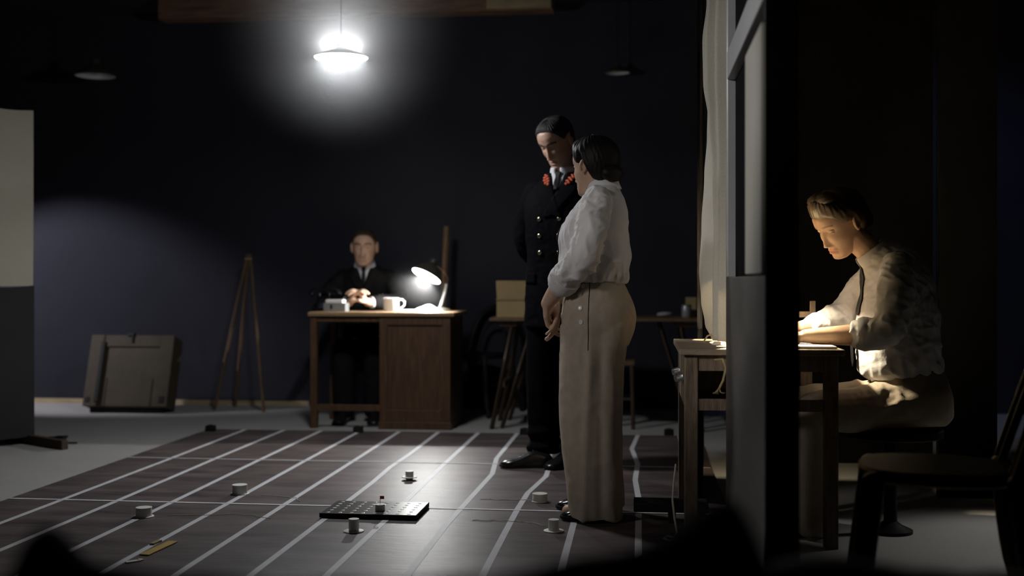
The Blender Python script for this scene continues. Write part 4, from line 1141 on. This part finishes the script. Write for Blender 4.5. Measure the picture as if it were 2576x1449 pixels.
# ------------------------------------------------------------------ standing woman
def world_dir(rz,d):
    return (Matrix.Rotation(-rz,3,'Z')@Vector((d[0],d[1],0)))
def woman_standing():
    rz=math.radians(78)
    r=empty('person',(0.355,4.80,BT),rz,'person standing in white shirt and wide beige trousers, hands clasped, turned from the camera','person')
    hm=Matrix.Translation((0.0,0.014,1.452))@rotm(-34,6,0); sc=1.0
    b=MB()
    loft(b,[(0,0,.82,.14,.12,.13,0),(0,0,.95,.12,.10,.10,0),(0,.005,1.10,.13,.11,.11,0),(0,0,1.22,.14,.11,.10,0),(0,-.015,1.31,.12,.07,.08,0),(0,-.028,1.36,.06,.05,.05,0)])
    b.limb([(0,-.030,1.33),(0,-.022,1.38),(0,-.004,1.44)],[(.056,.060),(.052,.054),(.050,.054)])
    for s in (-1,1):
        b.limb([(s*.08,0,.85),(s*.085,.01,.45),(s*.085,-.02,.08)],[.075,.05,.035])
        b.limb([(s*.085,-.02,.06),(s*.085,.05,.045),(s*.085,.11,.035)],[.03,.03,.025])
        b.limb([(s*.16,-.01,1.30),(s*.205,.025,1.07),(s*.13,.13,.965),(s*.052,.202,.885)],[.045,.043,.041,.027])
    hand(b,(-.048,.206,.880),(0.42,-.02,-.9),(0.1,-1,.0),-1,curl=.42,size=.95,thumb=.3)
    hand(b,(.040,.176,.868),(-.50,-.02,-.86),(0.0,1,.15),-1,curl=.30,size=.95,thumb=.3)
    V,F,N=fuse(b,.0045,5)
    make_head(r,V,F,'skin_w',hm,sc,True)
    make_hair(r,'hair',hm,sc,thick=.018,front=.016,rough=.0022,nape=.004,ear=.012,buns=(((0,-.098,-.040),(.058,.034,.036),None),((.02,.028,.114),(.044,.034,.018),None),((0,-.075,.03),(.062,.05,.06),None)))
    # shirt
    m=MB()
    loft(m,[(0,.003,.970,.148,.128,.124,0),(0,.006,.990,.160,.140,.136,0),(0,.006,1.03,.174,.150,.143,0),(0,.005,1.09,.176,.150,.147,0),(0,.008,1.17,.172,.152,.137,0),(0,-.004,1.25,.168,.122,.125,0),(0,-.016,1.31,.150,.090,.102,0),(0,-.026,1.352,.098,.066,.072,0),(0,-.030,1.378,.062,.056,.058,0)])
    for s in (-1,1):
        m.limb([(s*.145,-.018,1.305),(s*.190,-.005,1.21),(s*.215,.022,1.08),(s*.178,.085,1.010),(s*.138,.130,.968)],[.060,(.064,.070),(.064,.072),(.060,.066),.054],20)
    V,F,N=fuse(m,.0055,6)
    def fn(p):
        x,y,z=p; h=0.0
        h+=0.0085*(ridge((x,y,z),7,7,5,3.1)-0.5)*(0.6+0.8*math.exp(-((z-1.03)/.06)**2))
        h+=0.0045*(ridge((x+y,y-z*0.8,z+y*0.6),14,10,5,8.7)-0.5)
        arm=math.exp(-((abs(x)-.2)/.05)**2)
        h+=0.009*arm*(ridge((x,y*0.5+z,z-y),5,20,12,1.9)-0.5)
        h+=0.005*math.exp(-((z-.995)/.02)**2)*math.sin(55*math.atan2(y,x)*0.45+3*math.sin(9*x))
        return h
    V=folds(V,N,fn)
    vf_obj('shirt',V,F,'shirt',r); bv=bvh_of(V,F)
    collar(r,(0,-.022,1.366),.059,pitch=14,h=.034,drop=.030,point=.05,flare=1.16)
    for s in (-1,1):
        a=Vector((s*.168,.098,.998)); c=Vector((s*.136,.132,.966))
        MB().tube([a,a.lerp(c,.5),c],[(.063,.066),(.066,.068),(.060,.062)],24).build('cuff','shirt',r,smooth=True)
    strip('tie','tie',r,bv,dense([(-.016,.016,1.362),(-.013,.013,1.335),(-.020,.020,1.28),(-.028,.028,1.18),(-.030,.030,1.08),(-.028,.028,1.00)]),off=.004)
    # trousers
    m=MB()
    loft(m,[(0,.003,.995,.132,.112,.108,0),(0,.003,.96,.140,.122,.118,0),(0,.001,.91,.160,.138,.142,0),(0,0,.84,.178,.150,.160,0),(0,-.001,.77,.176,.150,.152,0),(0,0,.71,.160,.14,.130,0)],n=2.1)
    for s,dy in ((-1,0.0),(1,0.012)):
        loft(m,[(s*.078,.0+dy,.80,.090,.142,.140,0),(s*.086,.006+dy,.64,.096,.140,.124,0),(s*.088,.008+dy,.45,.092,.136,.118,0),(s*.088,.006+dy,.25,.088,.122,.114,0),(s*.088,.0+dy,.10,.086,.108,.114,0),(s*.088,-.002+dy,.012+(.02 if s>0 else 0),.086,.104,.114,-4)],n=2.3)
    V,F,N=fuse(m,.0065,4)
    def fn(p):
        x,y,z=p; h=0
        k=max(0,min(1,(0.86-z)/.2))
        h+=0.004*k*(ridge((x,y,z),6,6,1.3,2.2)-0.5)
        h+=0.004*math.exp(-((z-.80)/.10)**2)*(ridge((x,y,z),5,9,14,5.5)-0.5)*max(0,(y+.05)/.2)
        # pressed crease at the front and a fold down the side of the near leg
        h+=0.010*k*math.exp(-((y-.012-0.04*(0.5-z)*k)/.018)**2)*(1 if x<-.05 else 0)
        h-=0.010*k*math.exp(-((y+.040)/.022)**2)*(1 if x<-.05 else 0)
        h+=0.003*(ridge((x,y,z),12,12,5,7.7)-0.5)
        return h
    V=folds(V,N,fn); vf_obj('trousers',V,F,'trouser',r); bt=bvh_of(V,F)
    MB().rings([ringxy((0,.003,z),.1365,.1165,.1125) for z in (.972,.990)]).build('waistband','trouser',r,smooth=True)
    for z,y in ((.958,.040),(.925,.050),(.870,.046),(.814,.042)):
        hit=bt.ray_cast(Vector((-1,y,z)),Vector((1,0,0)))
        if hit[0]:
            n=hit[1]; q=n.to_track_quat('Z','Y').to_matrix().to_4x4()
            MB().lathe([(.0095,-.001),(.0105,.001),(.0095,.0030),(.0075,.0026),(.0005,.0024)],20,Matrix.Translation(hit[0])@q).build('button','pearl',r,smooth=True)
    pts=[]
    for z in np.linspace(.985,.70,16):
        hit=bt.ray_cast(Vector((-1,.012,z)),Vector((1,0,0)))
        if hit[0]: pts.append(hit[0]+hit[1]*.0004)
    MB().tube(pts,.0017,6).build('side_seam','tie',r)
    sh=shoe(r,(-.09,-.10,0),(0,1,0),L=.235)
    sh=shoe(r,(.095,-.045,0),(0.10,1,0),L=.235)
    return r
woman_standing()

# ------------------------------------------------------------------ officer
def officer():
    rz=math.radians(152)
    r=empty('person',(0.259,6.10,BT),rz,'officer in a dark double-breasted uniform with brass buttons, head bowed','person')
    hm=Matrix.Translation((0.004,0.046,1.710))@rotm(-11,35,2); sc=1.07
    b=MB()
    loft(b,[(0,0,.90,.15,.11,.11,0),(0,0,1.1,.15,.11,.11,0),(0,.0,1.3,.17,.11,.11,0),(0,-.01,1.45,.15,.08,.09,0),(-.02,-.012,1.54,.07,.06,.06,0)])
    b.limb([(-.02,-.015,1.51),(-.016,.0,1.58),(0.0,.03,1.66)],[(.060,.064),(.056,.060),(.056,.06)])
    for s in (-1,1):
        b.limb([(s*.09,0,.92),(s*.095,.01,.5),(s*.095,-.01,.09)],[.085,.055,.04])
        b.limb([(s*.155,-.014,1.43),(s*.232,-.06,1.17),(s*.10,-.205,1.02)],[.040,.042,.03])
    hand(b,(.09,-.212,1.01),(-.8,-.1,-.5),(0,-1,.1),1,curl=.4)
    hand(b,(-.09,-.232,1.01),(.8,-.1,-.5),(0,-1,.1),-1,curl=.4)
    V,F,N=fuse(b,.005,4)
    make_head(r,V,F,'skin_o',hm,sc,False,lids=1)
    make_hair(r,'hair_grey',hm,sc,thick=.010,front=.004,rough=.0016,recede=.026,seed=2,ramp=.03)
    m=MB()
    loft(m,[(0,0,.735,.196,.148,.150,0),(0,0,.90,.192,.142,.148,0),(0,.004,1.04,.180,.132,.128,0),(0,.006,1.14,.180,.134,.124,0),(0,.006,1.28,.194,.140,.130,0),(0,.0,1.39,.196,.128,.130,0),(-.006,-.010,1.465,.172,.100,.112,0),(-.016,-.014,1.525,.112,.076,.086,0),(-.020,-.014,1.562,.074,.062,.070,0)],n=2.4)
    for s in (-1,1):
        m.limb([(s*.150,-.012,1.455),(s*.212,-.035,1.33),(s*.238,-.060,1.17),(s*.17,-.150,1.06),(s*.115,-.195,1.025)],[.066,(.066,.068),.060,.056,.052],20)
    V,F,N=fuse(m,.006,5)
    V=folds(V,N,lambda p: 0.004*(ridge(p,5,5,4,4.4)-0.5)+0.003*(ridge((p[0]+p[2],p[1],p[2]-p[0]),10,8,10,9.1)-0.5))
    vf_obj('jacket',V,F,'navy',r); bv=bvh_of(V,F)
    collar(r,(-.018,-.006,1.546),.064,pitch=10,h=.034,drop=.028,point=.085,gap=.22,yaw=-4)
    X0=-.018
    strip('shirt_front','collar',r,bv,dense([(X0-.046,X0+.046,1.548),(X0-.042,X0+.042,1.535),(X0-.028,X0+.028,1.495),(X0-.004,X0+.004,1.452)]),off=.006)
    strip('tie','tie',r,bv,dense([(X0-.013,X0+.013,1.550),(X0-.017,X0+.017,1.542),(X0-.011,X0+.011,1.522),(X0-.015,X0+.015,1.49),(X0-.010,X0+.010,1.452)]),off=.013,th=.006)
    for s in (-1,1):
        strip('lapel','navy',r,bv,dense([(X0+s*.048,X0+s*.080,1.546),(X0+s*.034,X0+s*.120,1.520),(X0+s*.020,X0+s*.125,1.475),(X0-s*.004,X0+s*.095,1.42),(X0-s*.045,X0+s*.030,1.335),(X0-s*.050,X0-s*.030,1.31)]),off=.007,th=.004)
    # red-orange embroidered tabs: short lobes with dark gaps between them
    for s,cx in ((1,X0+.066),(-1,X0-.070)):
        t=MB()
        for row in range(4):
            for sd in (-1,1):
                ln=(.013,.017,.016,.011)[row]
                x=cx+sd*ln*0.56+s*.006*(row-1.5); z=1.487+row*.0150
                y=ray_y(bv,x,z) or .1
                t.ball((x,y+.012,z+sd*s*.003),(ln*0.68,.0026,.0074),14,(0,-s*sd*0.35+s*.25,0),8)
        t.build('collar_tab','red',r,smooth=True)
    for x in (-.057,.057):
        for z in (1.300,1.213,1.126):
            y=ray_y(bv,x,z)
            if y is None: continue
            q=Vector((x*2.2,1,0)).normalized().to_track_quat('Z','Y').to_matrix().to_4x4()
            MB().lathe([(.0120,0.0),(.0128,.002),(.0110,.0055),(.0060,.0078),(.0005,.0085)],20,Matrix.Translation((x,y,z))@q).build('button','brass',r,smooth=True)
    strip('front_edge','navy',r,bv,dense([(-.086,-.080,1.30),(-.086,-.080,1.1),(-.085,-.079,.95),(-.085,-.079,.76)]),off=.004)
    for x0,x1 in ((.085,.165),(-.165,-.085)):
        strip('pocket_flap','navy',r,bv,dense([(x0,x1,1.02),(x0,x1,.965)]),off=.006)
    m=MB()
    loft(m,[(0,0,1.0,.160,.12,.12,0),(0,0,.9,.18,.13,.14,0),(0,0,.80,.175,.125,.14,0)])
    for s in (-1,1):
        loft(m,[(s*.085,0,.88,.092,.115,.120,0),(s*.094,.008,.62,.090,.105,.100,0),(s*.097,.008,.40,.085,.098,.095,0),(s*.098,.0,.20,.084,.095,.100,0),(s*.098,-.004,.06,.088,.100,.105,0)])
    V,F,N=fuse(m,.007,4)
    V=folds(V,N,lambda p: 0.004*(ridge(p,6,6,3,6.1)-0.5)+0.010*math.exp(-((p[2]-.13)/.08)**2)*math.sin(75*p[2]+6*p[0]))
    vf_obj('trousers',V,F,'navy',r)
    d=world_dir(rz,(-1,-.04)); h=Matrix.Rotation(-rz,3,'Z')@Vector((-.045,-.045,0))
    shoe(r,(h.x,h.y,0),d,L=.275)
    d=world_dir(rz,(-.6,-.8)); h=Matrix.Rotation(-rz,3,'Z')@Vector((.09,.07,0))
    shoe(r,(h.x,h.y,0),d,L=.275)
    return r
officer()

# ------------------------------------------------------------------ man at the desk
def desk_man():
    r=empty('person',(-1.075,8.55,0),PI,'man in a dark suit seated behind the desk with clasped hands','person')
    hm=Matrix.Translation((-.004,.185,1.232))@rotm(0,6,0); sc=1.12
    b=MB()
    loft(b,[(0,0,.48,.15,.12,.12,0),(0,.03,.70,.15,.12,.11,6),(0,.07,.92,.17,.11,.11,8),(0,.10,1.03,.15,.08,.09,10),(0,.12,1.10,.06,.055,.055,12)])
    b.limb([(0,.12,1.06),(0,.135,1.12),(0,.155,1.18)],[(.060,.062),.056,.056])
    for s in (-1,1):
        b.limb([(s*.09,.03,.51),(s*.105,.44,.50),(s*.10,.42,.10)],[.08,.058,.04])
        b.limb([(s*.15,.085,1.0),(s*.268,.245,.857),(s*.17,.40,.838),(s*.065,.475,.842)],[.040,.042,.038,.030])
    hand(b,(.060,.480,.842),(-.50,.28,.62),(-.8,.1,-.45),-1,curl=.62,size=1.08,thumb=.5)
    hand(b,(-.060,.470,.846),(.50,.30,.60),(.8,.1,-.45),1,curl=.62,size=1.08,thumb=.5)
    V,F,N=fuse(b,.0055,3)
    make_head(r,V,F,'skin_m',hm,sc,False)
    make_hair(r,'hair_brown',hm,sc,thick=.006,front=.002,rough=.001,recede=.018,seed=5)
    m=MB()
    loft(m,[(0,0,.47,.185,.145,.14,0),(0,.015,.62,.180,.145,.135,4),(0,.045,.78,.190,.142,.135,8),(0,.075,.92,.205,.130,.132,10),(0,.095,1.02,.190,.105,.118,12),(0,.110,1.075,.125,.080,.090,12),(0,.118,1.105,.078,.064,.068,12)],n=2.4)
    for s in (-1,1):
        m.limb([(s*.155,.085,1.015),(s*.225,.15,.945),(s*.272,.24,.865),(s*.20,.36,.845),(s*.110,.440,.842)],[.068,.066,.060,.054,.047],20)
    V,F,N=fuse(m,.007,5)
    V=folds(V,N,lambda p:0.005*(ridge(p,6,6,6,2.7)-0.5))
    vf_obj('jacket',V,F,'suit',r); bv=bvh_of(V,F)
    collar(r,(0,.128,1.098),.064,pitch=20,h=.036,drop=.020,point=.09,gap=.2)
    strip('shirt_front','collar',r,bv,dense([(-.042,.042,1.092),(-.038,.038,1.075),(-.024,.024,1.03),(-.006,.006,.975)]),off=.006)
    strip('tie','tie',r,bv,dense([(-.014,.014,1.094),(-.018,.018,1.084),(-.012,.012,1.06),(-.016,.016,1.02),(-.008,.008,.97)]),off=.013,th=.006)
    for s in (-1,1):
        strip('lapel','suit',r,bv,dense([(s*.044,s*.075,1.088),(s*.036,s*.105,1.06),(s*.022,s*.100,1.01),(s*.004,s*.060,.95),(-s*.004,s*.02,.89)]),off=.007,th=.004)
        a=Vector((s*.112,.438,.842)); c=Vector((s*.086,.458,.842))
        MB().tube([a,c],[.042,.040],20).build('cuff','collar',r,smooth=True)
    MB().ball((-.158,.372,.892),(.010,.008,.010)).ball((-.135,.392,.889),(.010,.008,.010)).build('sleeve_button','brass',r,smooth=True)
    m=MB()
    loft(m,[(0,0,.58,.17,.13,.13,0),(0,.01,.50,.18,.14,.14,0),(0,.02,.44,.17,.13,.13,0)])
    for s in (-1,1):
        m.limb([(s*.092,.03,.505),(s*.105,.25,.505),(s*.110,.43,.495),(s*.108,.445,.30),(s*.104,.43,.10)],[.095,.088,.080,.075,.078],18)
    V,F,N=fuse(m,.008,4); V=folds(V,N,lambda p:0.005*(ridge(p,6,6,6,1.2)-0.5))
    vf_obj('trousers',V,F,'suit',r)
    for s in (-1,1): shoe(r,(s*.102,.36,0),(s*.08,1,0),L=.28)
    return r
desk_man()
plain_chair((-1.075,8.60,0),PI,'dark wooden chair under the man at the desk',seat_h=0.41,back_h=0.84)

# ------------------------------------------------------------------ seated woman
def woman_seated():
    rz=math.radians(84)
    r=empty('person',(1.575,4.57,0),rz,'person in white shirt and dark tie seated writing at the lamplit table','person')
    hm=Matrix.Translation((-.004,.268,1.226))@rotm(25,33,-3); sc=1.07
    b=MB()
    loft(b,[(0,0,.46,.15,.12,.12,0),(0,.02,.62,.13,.11,.11,8),(0,.045,.82,.145,.12,.12,15),(0,.07,1.0,.145,.09,.10,25),(0,.12,1.09,.08,.06,.07,32),(0,.14,1.12,.055,.05,.05,35)])
    b.limb([(0,.125,1.075),(0,.165,1.125),(-.002,.215,1.175)],[(.054,.058),(.050,.053),(.050,.054)])
    for s in (-1,1):
        b.limb([(s*.095,.02,.50),(s*.12,.41,.475),(s*.12,.40,.09)],[.075,.052,.036])
        b.limb([(s*.12,.38,.06),(s*.12,.47,.045),(s*.12,.53,.035)],[.03,.03,.022])
    b.limb([(-.165,.08,1.04),(-.222,.130,.812),(-.205,.225,.792),(-.155,.425,.782)],[.046,.046,.045,.027])
    b.limb([(.165,.10,1.04),(.225,.215,.835),(.175,.34,.806),(.095,.47,.785)],[.046,.044,.042,.027])
    hand(b,(-.150,.432,.780),(.25,.96,-.02),(.2,0,-1),1,curl=.28,size=.95)
    hand(b,(.092,.478,.784),(-.25,.96,-.03),(-.2,0,-1),-1,curl=.45,size=.95)
    V,F,N=fuse(b,.0045,5)
    make_head(r,V,F,'skin_s',hm,sc,True,lids=.5)
    make_hair(r,'hair_brown',hm,sc,thick=.018,front=.022,rough=.0022,seed=4,ear=.022,buns=(((0,-.085,-.035),(.060,.040,.042),None),((.018,.030,.118),(.050,.036,.024),None),((-.022,.026,.120),(.046,.036,.024),None)))
    # shirt
    m=MB()
    loft(m,[(0,.02,.615,.150,.135,.135,6),(0,.028,.645,.166,.158,.150,8),(0,.036,.70,.176,.166,.158,11),(0,.045,.80,.184,.166,.160,14),(0,.055,.91,.186,.150,.158,19),(0,.075,1.01,.176,.116,.140,27),(0,.105,1.075,.130,.085,.105,32),(0,.130,1.110,.080,.066,.074,35),(0,.142,1.128,.062,.058,.060,36)])
    m.limb([(-.140,.075,1.045),(-.192,.095,.955),(-.228,.122,.840),(-.222,.165,.800),(-.208,.222,.794)],[.066,(.070,.074),(.070,.074),(.066,.070),.058],20)
    m.limb([(.140,.09,1.045),(.198,.145,.950),(.230,.205,.855),(.205,.275,.825),(.172,.342,.808)],[.064,.068,.068,.062,.052],20)
    V,F,N=fuse(m,.0055,6)
    def fn(p):
        x,y,z=p; h=0
        h+=0.006*(ridge((x,y,z),7,7,5,5.1)-0.5)
        h+=0.005*(ridge((x+z,y-z,z+y),9,13,9,2.7)-0.5)
        arm=math.exp(-((abs(x)-.215)/.05)**2)*math.exp(-((z-.83)/.09)**2)
        h+=0.010*arm*(ridge((x,y+z*0.6,z-y*0.6),6,16,16,7.3)-0.45)
        h+=0.008*math.exp(-((z-.66)/.04)**2)*(ridge((x,y,z),12,12,3,3.9)-0.5)
        return h
    V=folds(V,N,fn); vf_obj('shirt',V,F,'shirt',r); bv=bvh_of(V,F)
    collar(r,(0,.130,1.098),.064,pitch=38,h=.030,drop=.040,point=.060,gap=.24,flare=1.30)
    for s,(a,c) in ((-1,((-.214,.196,.795),(-.206,.236,.793))),(1,((.184,.316,.813),(.168,.350,.806)))):
        a=Vector(a);c=Vector(c)
        k_=1.0 if s<0 else .84
        MB().tube([a,a.lerp(c,.5),c],[(.062*k_,.064*k_),(.066*k_,.067*k_),(.058*k_,.060*k_)],24).build('cuff','shirt',r,smooth=True)
    rows=dense([(-.017,.017,1.085),(-.013,.013,1.065),(-.022,.022,1.02),(-.028,.028,.94),(-.028,.028,.86)])
    strip('tie','tie',r,bv,rows,off=.006)
    R=[]
    for z,y,w in ((.79,.222,.026),(.76,.222,.027),(.72,.220,.028),(.68,.218,.024),(.655,.217,.002)):
        R.append([(-w,y,z),(w,y,z),(w,y+.003,z),(-w,y+.003,z)])
    MB().rings(R).build('tie_end','tie',r)
    # trousers and belt
    m=MB()
    loft(m,[(0,.015,.665,.146,.130,.130,6),(0,.012,.62,.160,.142,.142,4),(0,.002,.55,.188,.160,.162,0),(0,0,.47,.186,.155,.160,0),(0,.01,.435,.17,.14,.15,0)])
    for s in (-1,1):
        m.limb([(s*.095,.02,.515),(s*.110,.22,.495),(s*.122,.415,.470),(s*.122,.425,.28),(s*.120,.40,.07)],[.098,.090,(.076,.078),(.080,.082),(.084,.090)],20)
    V,F,N=fuse(m,.0065,4)
    def fn(p):
        x,y,z=p; k=math.exp(-((y-.13)/.09)**2-((z-.57)/.08)**2)
        return 0.004*(ridge(p,6,6,5,8.2)-0.5)+0.016*k*(ridge((x,y,z),5,13,11,4.2)-0.45)
    V=folds(V,N,fn); vf_obj('trousers',V,F,'trouser',r)
    MB().rings([ringxy((0,.0165,z),.154,.140,.138,5) for z in (.622,.655)]).build('belt','tie',r,smooth=True)
    for s in (-1,1): shoe(r,(s*.12,.34,0),(s*.05,1,0),L=.235)
    return r
woman_seated()
st2=empty('swivel_stool',(1.50,4.57,0),math.radians(84),'black round swivel stool under the seated woman','stool')
MB().lathe([(.19,.380),(.20,.386),(.20,.410),(.185,.418)],36).build('seat','black_wood',st2,smooth=True)
MB().lathe([(.026,.03),(.024,.38)],20).build('post','black_wood',st2,smooth=True)
MB().lathe([(.085,0),(.085,.012),(.045,.030),(.026,.045)],28).build('base','black_wood',st2,smooth=True)
